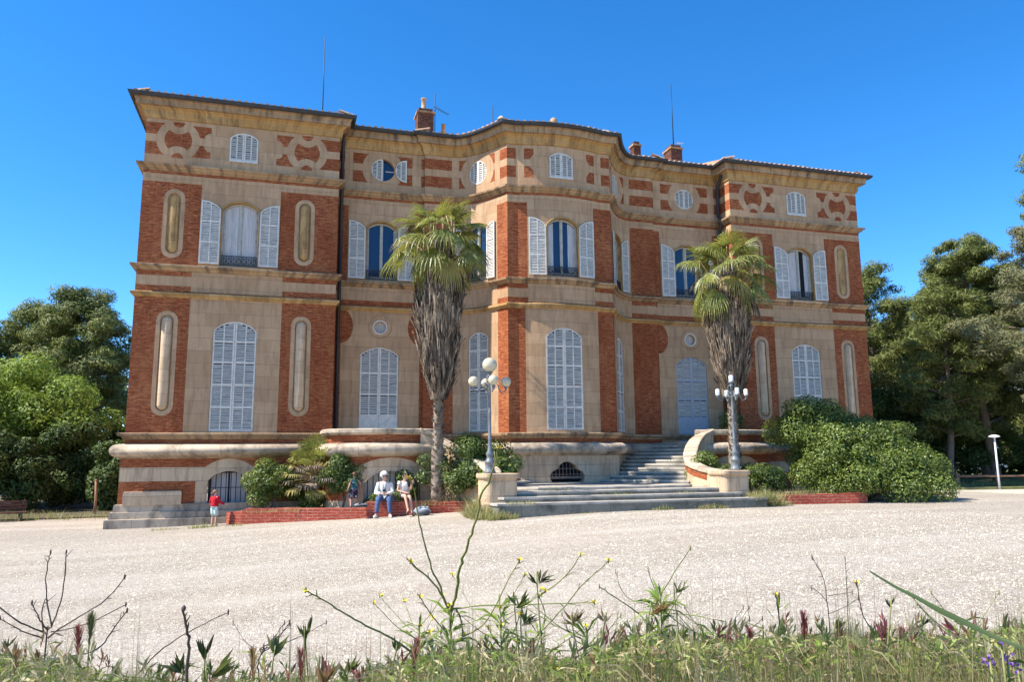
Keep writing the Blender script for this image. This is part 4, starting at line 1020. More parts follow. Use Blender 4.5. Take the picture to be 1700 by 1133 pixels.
S('planter_shrub', (XC+4.15, -3.9, 1.0), (.62, .6, .72), 18, .3, 5200, .085, 'laurel', 'green shrub filling the planter left of the right palm trunk', extra=[((XC+4.6, -3.1, 2.1), .4)])
S('planter_shrub', (XC+4.5, -4.6, 1.1), (.52, .3, .38), 10, .22, 2600, .08, 'bright', 'low yellow green shrub behind the right lamp base', aspect=.35)
S('planter_shrub', (XC+5.55, -4.1, 1.0), (.65, .5, .55), 18, .3, 5000, .085, 'dark', 'dark green shrub right of the right lamp post')
S('corner_shrub', (XC+7.2, -.8, 2.3), (.6, .4, .95), 16, .32, 4600, .085, 'dark', 'dark shrub on the terrace against the wall behind the hedge')
S('front_shrub', (XC+5.35, -5.25, .9), (.85, .45, .65), 20, .28, 6000, .075, 'dark', 'low dark shrub in front of the hedge beside the right pedestal')
hx = [((16.9, -4.4, 3.85), .5), ((17.4, -4.4, 4.0), .45), ((16.6, -4.6, 3.0), .5), ((18.1, -4.6, 3.9), .45), ((18.6, -5.6, 2.9), .6), ((19.3, -5.9, 2.55), .6), ((17.6, -5.5, 2.9), .55), ((20.2, -6.3, 2.0), .6), ((18.2, -6.4, 1.5), .6), ((18.9, -6.4, 2.0), .6), ((19.2, -4.9, 3.05), .5), ((19.9, -5.4, 2.75), .5), ((20.6, -5.8, 2.3), .5), ((17.0, -5.0, 2.9), .5), ((17.2, -4.4, 3.75), .5), ((17.8, -4.5, 3.8), .5), ((18.4, -4.6, 3.6), .5), ((16.7, -4.4, 3.3), .5), ((17.2, -4.2, 3.35), .70), ((17.9, -4.4, 3.35), .8), ((18.7, -4.7, 3.05), .85), ((19.5, -5.0, 2.7), .85), ((20.2, -5.4, 2.3), .8), ((17.2, -5.5, 2.2), .8), ((18.4, -5.8, 2.0), .9), ((19.6, -6.3, 1.6), .9), ((20.8, -6.0, 1.8), .75), ((16.7, -5.2, 1.6), .7), ((19.0, -6.8, 1.2), .75), ((20.2, -6.9, 1.2), .65), ((17.6, -6.3, 1.5), .7), ((18, -3.4, 3.2), .8), ((19.6, -4.2, 2.7), .9), ((21.1, -5.6, 1.9), .6), ((17.0, -3.4, 3.1), .7), ((16.8, -6.0, 1.2), .5)]
S('laurel_hedge', (18.9, -4.9, .8), (2.6, 1.8, 1.5), 170, .40, 120000, .09, 'laurel', 'large rounded laurel hedge in front of the right wing', 'hedge', extra=hx, stems=14, bottom=-.75)

# ---- the small bushy fan palm by the left wall
def bushpalm(loc, label):
    rd = random.Random(5); r = empty('bushy_fan_palm', loc, label, 'palm'); V = []; MI = []; pet = MB()
    for i in range(58):
        t = i/58; el = R(80-105*t); az = i*2.399; L = rd.uniform(.5, .85); d = Vector((math.cos(az)*math.cos(el), math.sin(az)*math.cos(el)*.7, math.sin(el))).normalized(); c = Vector(loc)+Vector((0, 0, 1.15-.2*t)); hub = c+d*L
        pet.tube([c, hub], [.012, .008], 4); side = d.cross(Vector((0, 0, 1))).normalized(); k = 0 if t < .5 else (1 if rd.random() < .5 else 2)
        for s_ in range(14):
            a = -1.1+2.2*s_/13; dr = (d*math.cos(a)+side*math.sin(a)).normalized(); w_ = (side*math.cos(a)-d*math.sin(a))*.022; p1 = hub+dr*rd.uniform(.3, .42); dd = .25+.9*t; p2 = p1+(dr*.6+Vector((0, 0, -dd))).normalized()*.16
            V += [hub-w_*.2, hub+w_*.2, p1+w_, p1-w_, p1-w_, p1+w_, p2+w_*.1, p2-w_*.1]; MI += [k, k]
    rawquads('fronds', np.array([tuple(v) for v in V])-np.array(loc), [palmgreen, palmyel, palmdead], r, MI); pet.build('leaf_stalks', petm, r)
    mb = MB(); mb.tube([(loc[0], loc[1], loc[2]-.1), (loc[0], loc[1], loc[2]+1.1)], [.13, .16], 8); mb.build('trunk', palmdead, r)
bushpalm((.95, -1.15, .65), 'bushy little fan palm with drooping dry leaves against the left wing')

# ---- trees on the left
tree('bright_tree', (-13.2, 14.5, .2), 8.2, (5.8, 4.2, 3.6), .28, 'broad bright green leafy tree left of the mansion', 'bright', 90000, .17, 130, 1.0, cz=3.5, bottom=-.98)
pg = 'pines behind the left side of the mansion'
pine('pine_tree', (-12.6, 31, .2), 14.2, (4.6, 4.0), .32, 'tall rounded pine nearest the left wall of the mansion', n=38000, size=.30, group=pg, lean=(-.8, 0), lowest=.38, pr=1.5)
pine('pine_tree', (-17.6, 34, .2), 13.6, (4.6, 4.0), .32, 'middle pine behind the bright green tree', n=32000, size=.31, group=pg, lean=(.6, 0), lowest=.42, pr=1.5)
pine('pine_tree', (-23.2, 33, .2), 13.0, (5.0, 4.2), .34, 'dark pine at the left edge of the photo', n=32000, size=.31, group=pg, lean=(1.0, 0), lowest=.42, pr=1.6)
wg = 'bushes under the left trees'
for i, (x, y, rx, rz, lb) in enumerate(((-8.9, 11.5, 1.9, 2.1, 'dark bush under the bright tree nearest the mansion wall'), (-11.4, 9.6, 2.2, 1.9, 'dark bush under the bright tree behind the wooden post'), (-14.6, 9.0, 2.6, 2.1, 'dark bush under the bright tree behind the bench'), (-18.4, 12, 2.3, 2.4, 'dark bush at the left edge of the photo'), (-6.9, 9.6, 1.0, 1.7, 'bush beside the wooden post close to the wall'), (-7.2, 15.5, 1.4, 2.4, 'tall dark bush tight against the side of the mansion'))):
    S('woodland_bush', (x, y, .2), (rx, 1.2, rz), 34, .6, 14000, .17, 'wood', lb, 'bush', wg, bottom=-1)
# ---- trees on the right
rg = 'pines at the right of the mansion'
pine('pine_tree', (32.3, 9.2, .8), 13.0, (3.2, 3.2), .28, 'pine rising right behind the right corner of the mansion', n=24000, size=.22, group=rg, lean=(.3, 0), lowest=.22, pr=1.1, mat='pine')
pine('pine_tree', (31.6, 3.6, .8), 10.4, (2.9, 2.6), .24, 'slimmer pine just right of the mansion with sky gaps', n=20000, size=.20, group=rg, lean=(.5, 0), lowest=.25, pr=1.0)
pine('pine_tree', (35.6, 4.4, .8), 13.3, (4.3, 3.8), .32, 'big dense pine in the middle of the right hand trees', n=66000, size=.21, group=rg, lean=(-1.2, 0), lowest=.25, pr=1.15)
pine('pine_tree', (34.3, -1.0, .8), 12.6, (4.0, 3.4), .34, 'greyish olive pine with a bare lower trunk near the right edge', 'pine2', n=52000, size=.18, group=rg, lean=(-.6, .3), lowest=.30, pr=1.0)
pine('pine_tree', (38.6, .4, .8), 18.4, (5.0, 4.4), .36, 'tallest pine, cut by the right edge of the photo', n=50000, size=.22, group=rg, lean=(-.7, 0), lowest=.25, pr=1.2)
pine('pine_tree', (41.5, 10.5, .8), 14.5, (5.2, 4.5), .34, 'pine filling the gap behind the olive pine', n=50000, size=.27, group=rg, lowest=.12, pr=1.5)
pine('pine_tree', (37.0, 12.5, .8), 10.5, (5.0, 4.5), .3, 'low dark pine behind the slim pine', n=42000, size=.27, group=rg, lowest=.08, pr=1.5)
for i, (x, y, rx, rz, lb) in enumerate(((30.8, 6.5, 2.4, 2.9, 'dark bush between the hedge and the slim pine'), (34.2, 5.5, 2.4, 2.2, 'dark bush under the big dense pine'), (37.5, 2.2, 2.6, 2.2, 'dark bush behind the white park lamp'), (33.0, 8.0, 2.4, 3.0, 'tall dark bush behind the slim pine trunk'), (40.5, -2.0, 2.6, 1.5, 'bush at the right edge behind the fence'), (28.0, 9.5, 2.4, 3.0, 'tall dark bush close to the right wall of the mansion'))):
    S('woodland_bush', (x, y, .8), (rx, 1.5, rz), 26, .6, 9000, .16, 'wood', lb, 'bush', 'bushes under the right trees')
# ---- far wood that closes the view on both sides: one mass nobody could count
def wood(name, pts, h, n, size):
    cs = []; rs = []
    for (x0, y0), (x1, y1) in zip(pts, pts[1:]):
        L = math.hypot(x1-x0, y1-y0); k = int(L/1.6)
        for i in range(k):
            t = i/k; hh_ = h*rnd.uniform(.6, 1.0)
            for z in np.arange(.8, hh_, 1.7): cs.append((x0+(x1-x0)*t+rnd.uniform(-1.5, 1.5), y0+(y1-y0)*t+rnd.uniform(-2, 2), z)); rs.append(rnd.uniform(1.1, 2.0))
    P, N = puffs(cs, rs, n, .8, .3, .3); o = leafmesh(name, P, N, RN.uniform(.6, 1.4, n)*size, LM['wood'], None, .55); o['kind'] = 'stuff'; return o
wood('distant_wood', [(-70, 45), (-30, 42), (-6, 44)], 9.0, 60000, .45)
wood('distant_wood', [(27, 24), (45, 16), (62, 0), (75, -25)], 8.0, 70000, .42)

# ================================================================== STREET FURNITURE
globe_m = newmat('milky_globe', (.74, .66, .47), .22, .6)
gn = globe_m.node_tree.nodes['Principled BSDF']; gn.inputs['Transmission Weight'].default_value = .35; gn.inputs['Coat Weight'].default_value = .6
whitecyl = newmat('white_lamp_shade', (.86, .86, .86), .35, .5)
def lamp(loc, label, globes, arm, angs, ztop):
    r = empty('street_lamp', loc, label, 'street lamp', 'many armed lamps on the stair pedestals'); X, Y, Z = loc; mb = MB()
    mb.lathe([(.165, 0), (.165, .06), (.135, .09), (.135, .28), (.155, .30), (.155, .34), (.10, .40), (.085, .48), (.115, .53), (.115, .56), (.065, .66), (.048, .95), (.062, .98), (.045, 1.02), (.040, 1.7), (.055, 1.73), (.038, 1.76), (.034, ztop-.1), (.06, ztop-.08), (.06, ztop-.04), (.04, ztop)], loc, 16)
    mb.build('post', M['lampmetal'], r)
    hubz = Z+ztop-.42
    for a in angs:
        a = R(a); d = Vector((math.cos(a), math.sin(a), 0)); b = MB(); c = Vector((X, Y, hubz))
        pts = [c+d*.04+Vector((0, 0, .05)), c+d*.14+Vector((0, 0, .16)), c+d*.24+Vector((0, 0, .10)), c+d*.28+Vector((0, 0, -.03)), c+d*(arm*.72)+Vector((0, 0, -.12)), c+d*(arm*.95)+Vector((0, 0, -.08)), c+d*arm+Vector((0, 0, .02))]
        b.tube(pts, [.02, .018, .016, .018, .018, .016, .02], 7)
        sp = [c+d*(.13+.07*(1-i/14)*math.cos(i*.75))+Vector((0, 0, .03+.07*(1-i/14)*math.sin(i*.75))) for i in range(12)]; b.tube(sp, .011, 5)
        b.lathe([(.012, -.06), (.03, -.04), (.03, 0), (.055, .02), (.06, .05)], tuple(c+d*arm+Vector((0, 0, .0))), 10)
        arm_o = b.build('arm', M['lampmetal'], r); s = MB(); e = c+d*arm+Vector((0, 0, .05))
        if globes: s.lathe([(.15*math.sin(t)+.001, .146-.15*math.cos(t)) for t in [PI*i/12 for i in range(1, 13)]], tuple(e), 18)
        else: s.lathe([(.055, 0), (.064, .02), (.064, .17), (.05, .19), (.015, .2)], tuple(e), 14)
        s.build('lamp_shade', globe_m if globes else whitecyl, arm_o)
    b = MB(); b.lathe([(.045, 0), (.09, .04), (.10, .08)], (X, Y, Z+ztop-.01), 12)
    for a in range(4):
        a = R(45+90*a); d = Vector((math.cos(a), math.sin(a), 0)); c = Vector((X, Y, Z+ztop-.25)); b.tube([c+d*.04, c+d*.12+Vector((0, 0, .08)), c+d*.10+Vector((0, 0, .18)), c+d*.03+Vector((0, 0, .2))], .011, 5)
    cup = b.build('top_cup', M['lampmetal'], r); s = MB()
    if globes: s.lathe([(.215*math.sin(t)+.001, .205-.215*math.cos(t)) for t in [PI*i/14 for i in range(1, 15)]], (X, Y, Z+ztop+.06), 22)
    else: s.lathe([(.06, 0), (.07, .02), (.07, .18), (.055, .2), (.015, .21)], (X, Y, Z+ztop+.06), 14)
    s.build('lamp_shade', globe_m if globes else whitecyl, cup)
lamp((XC-3.97, -5.78, 1.815), 'lamp with five milky round globes on the left stone pedestal', True, .48, (-2, 88, 178, 268), 2.84)
lamp((XC+3.98, -5.78, 1.815), 'lamp with five small white cylindrical shades on the right stone pedestal', False, .46, (-12, 78, 168, 258), 2.72)
# park lamp
r = empty('park_lamp', (29.2, -1.2, .78), 'slim white park lamp with a mushroom hood at the right', 'street lamp'); mb = MB()
mb.tube([(29.2, -1.2, .7), (29.2, -1.2, 2.98)], [.042, .034], 10); mb.build('post', newmat('white_post', (.75, .76, .78), .5), r)
mb = MB(); mb.lathe([(.04, 0), (.10, .02), (.22, .04), (.21, .08), (.12, .12), (.02, .14)], (29.2, -1.2, 2.95), 16); mb.build('lamp_hood', whitecyl, r)
# rail fence
woodm = speck('fence_wood', (.27, .13, .07, 1), (.36, .21, .13, 1), 6, .85, .01, sc=(1, 1, 1))
r = empty('rail_fence', (30, .3, .8), 'low brown wooden rail fence at the right edge', 'fence'); A_, B_ = Vector((28.9, .6)), Vector((41, -2.6))
for i in range(8):
    p = A_.lerp(B_, i/7); mb = MB(); hgt = .95 if i != 1 else 1.05; mb.tube([(p.x, p.y, .6), (p.x, p.y,   .78+hgt*.68)], .075, 8); mb.build('post', woodm, r)
mb = MB()
for z in (1.30,): mb.tube([(A_.x, A_.y-.06, z), (B_.x, B_.y-.06, z)], .06, 6)
mb.build('rail', woodm, r)
# bench and post at the left
r = empty('park_bench', (-9.75, 4.6, .18), 'dark wooden park bench in the shade at the left edge', 'bench'); bw = speck('bench_wood', (.09, .042, .028, 1), (.14, .07, .045, 1), 8, .7, .01)
ax = Vector((.93, .37, 0)).normalized(); ay = Vector((-ax.y, ax.x, 0)); F = lambda x, y, z: Vector((-9.75, 4.6, .10))+ax*x+ay*y+Vector((0, 0, z*.85))
mb = MB()
for i in range(4): mb.box(-.95, .95, -.22+.13*i, -.12+.13*i, .42, .46, F)
mb.build('seat', bw, r); mb = MB()
for i in range(3): mb.box(-.95, .95, .30+.02*i, .335+.02*i, .56+.13*i, .66+.13*i, F)
mb.build('backrest', bw, r)
for x in (-.75, .75):
    mb = MB(); mb.box(x-.04, x+.04, -.2, -.12, -.1, .42, F); mb.box(x-.04, x+.04, .24, .32, -.1, .56, F); mb.box(x-.04, x+.04, .335, .375, .42, .92, F); mb.box(x-.035, x+.035, -.12, .24, .34, .41, F); mb.build('leg', M['iron'], r)
r = empty('wooden_post', (-7.12, 7.0, .18), 'slim weathered wooden post beside the left trees', 'post'); mb = MB()
mb.tube([(-7.12, 7, 0), (-7.1, 7, .8), (-7.14, 7, 1.52)], [.05, .048, .045], 8); o = mb.build('post_shaft', woodm, r); mb = MB(); mb.lathe([(.05, 0), (.06, .02), (.02, .06)], (-7.14, 7, 1.51), 8); mb.build('post_cap', woodm, r)
# pale block of flats glimpsed through the right trees
r = empty('apartment_block', (72, 36, .5), 'pale apartment block glimpsed between the right hand pines', 'building'); wm_ = newmat('white_render', (.62, .61, .60), .9)
F = lambda x, y, z: Vector((66, 34, 0))+Vector((.80, -.60, 0))*x+Vector((.60, .80, 0))*y+Vector((0, 0, z))
mb = MB(); mb.box(-9, 11, 0, 10, 0, 12.4, F); mb.build('wall', wm_, r); mb = MB(); mb.box(-9.3, 11.3, -.3, 10.3, 12.4, 12.8, F); mb.build('roof', M['grey'], r)
for lv in range(4):
    mb = MB(); mb.box(-8.5, 10.5, -1.3, 0, 2.6+lv*2.9, 2.75+lv*2.9, F); mb.box(-8.5, 10.5, -1.35, -1.28, 2.75+lv*2.9, 3.6+lv*2.9, F); mb.build('balcony', wm_, r)
    for i in range(6): mb = MB(); mb.box(-7.6+i*3.1, -6.0+i*3.1, -.05, .01, 3.0+lv*2.9 if lv < 3 else 3.0+lv*2.9-.0, 4.9+lv*2.9 if lv < 3 else 12.2, F); mb.build('window', M['glass'], r)

# ================================================================== PEOPLE
skin_m = speck('skin', (.60, .36, .26, 1), (.52, .30, .21, 1), 12, .55, .0)
def skinmesh(name, chains, mat, parent, sub=1, root=0):
    # chains: lists of (point, radius); a chain may start from a point of another chain to join it
    V = []; Rr = []; E = []; key = {}
    for ch in chains:
        prev = None
        for p, rr_ in ch:
            k = tuple(round(c, 4) for c in p)
            if k not in key: key[k] = len(V); V.append(k); Rr.append(rr_)
            i = key[k]
            if prev is not None and prev != i: E.append((prev, i))
            prev = i
    me = bpy.data.meshes.new(name+'_base'); o0 = ORG[parent.name]; me.from_pydata([(v[0]-o0.x, v[1]-o0.y, v[2]-o0.z) for v in V], E, []); me.update()
    o = bpy.data.objects.new('tmp', me); COL.objects.link(o); sk = o.modifiers.new('s', 'SKIN'); sk.use_smooth_shade = True
    for i, q in enumerate(me.skin_vertices[0].data): q.radius = (Rr[i] if not hasattr(Rr[i], '__len__') else Rr[i][0], Rr[i] if not hasattr(Rr[i], '__len__') else Rr[i][1]); q.use_root = (i == root)
    ss = o.modifiers.new('u', 'SUBSURF'); ss.levels = sub; ss.render_levels = sub
    dg = bpy.context.evaluated_depsgraph_get(); m2 = bpy.data.meshes.new_from_object(o.evaluated_get(dg)); m2.name = name
    bpy.data.objects.remove(o); bpy.data.meshes.remove(me); m2.materials.clear(); m2.materials.append(mat)
    for p in m2.polygons: p.use_smooth = True
    return linkmesh(name, m2, parent)
def person(loc, yaw, J, s, label, mats, hair, extras=()):
    # J: joints in the person's own frame (x right, y forward, z up, metres for an adult); s scales the figure
    r = empty('person', loc, label, 'person'); c, sn = math.cos(yaw), math.sin(yaw)
    T = lambda p: (loc[0]+s*(p[0]*c-p[1]*sn), loc[1]+s*(p[0]*sn+p[1]*c), loc[2]+s*p[2])
    q = lambda n_, rr_: (T(J[n_]), s*rr_ if not hasattr(rr_, '__len__') else (s*rr_[0], s*rr_[1]))
    hd = Vector(J['head']); nk = Vector(J['neck']); face = Vector(J['look']).normalized()
    ch = [[q('pelvis', (.13, .15)), q('waist', (.11, .14)), q('chest', (.115, .16)), q('neckb', (.06, .06)), q('neck', (.05, .052)), (T(hd-Vector((0, 0, .04))), s*.075), (T(hd+Vector((0, 0, .03))), s*.085), (T(hd+Vector((0, 0, .085))), s*.06)]]
    for sd in 'LR':
        ch.append([q('chest', (.115, .16)), q('sh'+sd, .055), q('el'+sd, .04), q('wr'+sd, .027)])
        ch.append([q('pelvis', (.13, .15)), q('hip'+sd, .085), q('kn'+sd, .058), q('an'+sd, .036), q('toe'+sd, .034)])
        w_ = Vector(J['wr'+sd]); hv = (w_-Vector(J['el'+sd])).normalized(); sidev = hv.cross(Vector((0, 0, 1))); sidev = sidev.normalized() if sidev.length > .1 else Vector((1, 0, 0)); dn = hv.cross(sidev).normalized()
        palm_ = w_+hv*.055; ch.append([q('wr'+sd, .027), (T(palm_), s*.032)])
        for f_ in range(4):
            o_ = (f_-1.5)*.019; L = (.065, .078, .072, .056)[f_]; b_ = palm_+hv*.03+sidev*o_; m1 = b_+hv*L*.5-dn*.006; e_ = m1+hv*L*.4-dn*.022
            ch.append([(T(palm_), s*.032), (T(b_), s*.0105), (T(m1), s*.009), (T(e_), s*.007)])
        tb = w_+hv*.03+sidev*(-.03); ch.append([(T(palm_), s*.032), (T(tb), s*.012), (T(tb+hv*.04-sidev*.015), s*.009), (T(tb+hv*.06-sidev*.008-dn*.01), s*.007)])
    skinmesh('body', ch, skin_m, r)
    # face: nose, ears, mouth and eyes
    fz = Vector((0, 0, 1)); fs_ = face.cross(fz).normalized(); mb = MB()
    mb.tube([T(hd+face*.083+fz*.03), T(hd+face*.105-fz*.005), T(hd+face*.085-fz*.012)], [s*.008, s*.014, s*.01], 6)
    for k in (-1, 1): mb.tube([T(hd+fs_*k*.082+fz*.02), T(hd+fs_*k*.096+fz*.005), T(hd+fs_*k*.084-fz*.02)], [s*.012, s*.016, s*.01], 6)
    mb.build('face', skin_m, r); mb = MB(); mb.tube([T(hd+face*.084-fz*.042-fs_*.02), T(hd+face*.09-fz*.044), T(hd+face*.084-fz*.042+fs_*.02)], s*.006, 5); mb.build('mouth', newmat('lips', (.42, .14, .12), .5), r)
    mb = MB()
    for k in (-1, 1): mb.lathe([(s*.001, -s*.009), (s*.009, 0), (s*.001, s*.009)], T(hd+face*.082+fs_*k*.032+fz*.025), 6)
    mb.build('eyes', newmat('eye', (.05, .03, .02), .2), r)
    # hair: a lumpy cap set back from the face, plus any hanging length
    hc = hd+fz*.035-face*.022; mb = MB(); n1_, n2_ = 12, 18; vs = []
    for i in range(n1_+1):
        t = PI*i/n1_
        for k in range(n2_):
            a = 2*PI*k/n2_; d = Vector((math.sin(t)*math.cos(a), math.sin(t)*math.sin(a), math.cos(t))); ff = max(0, d.dot(face)); cut = 1
            if d.z < .25: cut = 1-.55*max(0, min(1, (ff-.1)*3))
            if d.z < -.35: cut *= .8
            rr_ = hair['r']*cut*(1+hair.get('curl', .03)*math.sin(a*5+i*2.1)*math.sin(i*1.7+k)); vs.append(T(hc+d*rr_))
    fs = [(i*n2_+k, i*n2_+(k+1) % n2_, (i+1)*n2_+(k+1) % n2_, (i+1)*n2_+k) for i in range(n1_) for k in range(n2_)]; mb.add(vs, fs, 0, None, True)
    for L in hair.get('locks', []): mb.tube([T(Vector(p)) for p, _ in L], [s*w2 for _, w2 in L], 8)
    mb.build('hair', hair['mat'], r)
    # clothes follow the limbs, a little thicker
    for nm, chs, mt in mats:      # garments: rings that follow torso and limbs a little outside the skin
        mb = MB(); rdc = random.Random(len(nm)+int(loc[0]*10))
        for cc in chs:
            P_ = []; W_ = []
            for a, b in cc:
                p = Vector(J[a]) if isinstance(a, str) else Vector(J[a[0]]).lerp(Vector(J[a[1]]), a[2])
                P_.append(p); W_.append(b if hasattr(b, '__len__') else (b, b))
            P2 = []; W2 = []
            for i in range(len(P_)-1):
                for j in range(3): P2.append(P_[i].lerp(P_[i+1], j/3)); W2.append(tuple(W_[i][k]+(W_[i+1][k]-W_[i][k])*j/3 for k in (0, 1)))
            P2.append(P_[-1]); W2.append(W_[-1]); n_ = 12; vs = []
            for i, p in enumerate(P2):
                t = (P2[min(i+1, len(P2)-1)]-P2[max(i-1, 0)]).normalized(); sx_ = Vector((1, 0, 0)); sx_ = (sx_-t*sx_.dot(t)); sx_ = sx_.normalized() if sx_.length > .3 else Vector((0, 1, 0)).cross(t).normalized(); sy_ = t.cross(sx_)
                for k in range(n_):
                    a = 2*PI*k/n_; f = 1+.05*math.sin(3*a+i*1.3+rdc.random()*.6); vs.append(T(p+sx_*math.cos(a)*W2[i][1]*f+sy_*math.sin(a)*W2[i][0]*f))
            m2 = len(P2); mb.add(vs, [(i*n_+k, i*n_+(k+1) % n_, (i+1)*n_+(k+1) % n_, (i+1)*n_+k) for i in range(m2-1) for k in range(n_)]+[tuple(range(n_-1, -1, -1)), tuple((m2-1)*n_+k for k in range(n_))], 0, None, True)
        mb.build(nm, mt, r)
    for nm, fn, mt in extras:
        mb = MB(); fn(mb, T, s, hd, face, fs_, fz); mb.build(nm, mt, r)
    return r
def glasses(mb, T, s, hd, face, fs_, fz):
    for k in (-1, 1): mb.tube([T(hd+face*.094+fs_*k*.012+fz*.026), T(hd+face*.09+fs_*k*.055+fz*.024)], [s*.02, s*.018], 8); mb.tube([T(hd+face*.088+fs_*k*.07+fz*.026), T(hd+fs_*k*.092+fz*.022)], s*.005, 5)
def shoes(J): 
    def fn(mb, T, s, hd, face, fs_, fz):
        for sd in 'LR':
            a, t = Vector(J['an'+sd]), Vector(J['toe'+sd]); d = (t-a); d.z = 0; d = d.normalized(); h_ = a-d*.05+Vector((0, 0, -.05)); mb.tube([T(h_), T(a+d*.02+Vector((0, 0, -.045))), T(t+Vector((0, 0, -.005))), T(t+d*.05+Vector((0, 0, -.008)))], [s*.035, s*.048, s*.042, s*.025], 8)
    return fn
dg_ = {}
white_cloth = speck('white_cloth', (.80, .78, .74, 1), (.62, .58, .52, 1), 9, .9, .01); jeans = speck('blue_denim', (.045, .075, .17, 1), (.10, .15, .28, 1), 14, .9, 0)
black_cloth = newmat('black_cloth', (.02, .02, .025), .9); lens = newmat('dark_lens', (.01, .01, .012), .15, .6)
# wall top under them is at .95; feet on the gravel
def seated(dx=0, cross=False, seat=.52, lean=0, look=(0, 1, 0), armsF=None):
    J = dict(hem=(0, 0.02, seat+.0), pelvis=(0, 0, seat+.10), waist=(0, .02+lean*.3, seat+.28), chest=(0, .03+lean*.7, seat+.46), neckb=(0, .04+lean, seat+.575), neck=(0, .05+lean, seat+.61), head=(0, .075+lean, seat+.715), look=look,
      shL=(-.17, .03+lean, seat+.52), shR=(.17, .03+lean, seat+.52), hipL=(-.09, .06, seat+.07), hipR=(.09, .06, seat+.07))
    return J
Jw = seated(seat=.50, lean=.05, look=(-.8, .55, -.12)); Jw.update(elL=(-.25, .12, .74), wrL=(-.10, .30, .70), elR=(.25, .16, .72), wrR=(.08, .32, .71), knL=(-.16, .42, .55), knR=(.17, .43, .55), anL=(-.19, .45, .10), anR=(.22, .42, .10), toeL=(-.22, .57, .04), toeR=(.27, .54, .04))
g1 = gz(3.0, -3.3)
top = [('shirt', [[('hem', (.17, .215)), ('pelvis', (.165, .205)), ('waist', (.155, .19)), ('chest', (.14, .185)), (('chest', 'neckb', .75), (.10, .15)), ('neckb', (.06, .07))], [(('shL', 'elL', -.04), .055), ('shL', .07), ('elL', .064), (('elL', 'wrL', .85), .046)], [(('shR', 'elR', -.04), .055), ('shR', .07), ('elR', .064), (('elR', 'wrR', .85), .046)]], white_cloth),
       ('trousers', [[('hipL', .10), ('knL', .082), (('knL', 'anL', .5), .07), (('knL', 'anL', .93), .056)], [('hipR', .10), ('knR', .082), (('knR', 'anR', .5), .07), (('knR', 'anR', .93), .056)], [('hem', (.13, .16)), ('pelvis', (.14, .165))]], jeans)]
person((2.98, -2.86, g1), PI-.15, {k: (tuple((-v[0] if False else v[0],)+v[1:])) for k, v in Jw.items()}, 1.0, 'seated woman with curly white hair, white blouse, blue jeans and sunglasses', top,
       dict(r=.128, curl=.13, mat=speck('white_hair', (.85, .83, .78, 1), (.62, .6, .55, 1), 30, .9, .02)),
       [('sunglasses', glasses, lens), ('white_shoes', shoes(Jw), white_cloth), ('camera', lambda mb, T, s, hd, f, a, z: (mb.box(-.045, .045, -.03, .03, -.035, .035, lambda x, y, zz: Vector(T((x, .22+y, .80+zz)))), mb.tube([T((0, .25, .80)), T((0, .30, .80))], .026, 8), mb.tube([T((-.05, .16, 1.08)), T((-.04, .22, .84))], .006, 4), mb.tube([T((.05, .16, 1.08)), T((.04, .22, .84))], .006, 4)), black_cloth)])
Jd = seated(seat=.52, lean=.07, look=(-.9, .40, 0)); Jd.update(elL=(-.16, .20, .80), wrL=(-.19, .32, .98), elR=(.24, .12, .78), wrR=(.02, .27, .72), knL=(-.10, .44, .60), knR=(.05, .46, .64), anL=(-.17, .52, .12), anR=(-.02, .66, .20), toeL=(-.20, .64, .05), toeR=(.03, .80, .13))
Jd = {k: ((-v[0],)+tuple(v[1:])) if False else v for k, v in Jd.items()}
hb = Vector(Jd['head'])
# facing the camera side (yaw pi turns the figure round: its left arm is on the picture's right)
topd = [('top', [[('pelvis', (.15, .17)), ('waist', (.13, .155)), ('chest', (.14, .175)), (('chest', 'neckb', .72), (.10, .13))], [(('shL', 'elL', -.1), .062), ('shL', .068), (('shL', 'elL', .3), .062)], [(('shR', 'elR', -.1), .062), ('shR', .068), (('shR', 'elR', .3), .062)]], white_cloth),
        ('shorts', [[('hem', (.14, .17)), ('pelvis', (.155, .18))], [('hipL', .108), (('hipL', 'knL', .45), .10)], [('hipR', .108), (('hipR', 'knR', .45), .10)]], black_cloth)]
Jd['look'] = (.9, .40, 0)
person((3.58, -3.02, gz(3.6, -3.4)), PI+.0, Jd, .97, 'seated woman with long dark hair, white top and black shorts, legs crossed', topd,
       dict(r=.108, curl=.04, mat=newmat('dark_hair', (.025, .015, .012), .5), locks=[[(hb+Vector((-.06, -.03, .06)), .07), (hb+Vector((-.09, -.02, -.08)), .075), (hb+Vector((-.10, .02, -.22)), .06), (hb+Vector((-.10, .05, -.34)), .03)]]),
       [('sunglasses', glasses, lens), ('shoes', shoes(Jd), newmat('brown_shoes', (.12, .07, .05), .7))])
def standing(): return dict(pelvis=(0, 0, .93), waist=(0, .0, 1.08), chest=(0, -.01, 1.28), neckb=(0, -.01, 1.42), neck=(0, 0, 1.46), head=(0, .02, 1.57), look=(0, 1, 0), shL=(-.17, 0, 1.37), shR=(.17, 0, 1.37), elL=(-.24, -.03, 1.10), elR=(.24, -.03, 1.10), wrL=(-.22, .08, .88), wrR=(.24, .1, .90), hipL=(-.09, 0, .87), hipR=(.09, 0, .87), knL=(-.11, .03, .50), knR=(.11, .03, .50), anL=(-.12, -.02, .09), anR=(.12, -.02, .09), toeL=(-.14, .10, .03), toeR=(.14, .10, .03))
Jb = standing(); Jb.update(wrL=(-.30, .02, .92), elL=(-.27, -.08, 1.12), elR=(.30, -.08, 1.16), wrR=(.36, .04, 1.0), knL=(-.12, .10, .52), anL=(-.17, -.05, .12), toeL=(-.19, .05, .05))
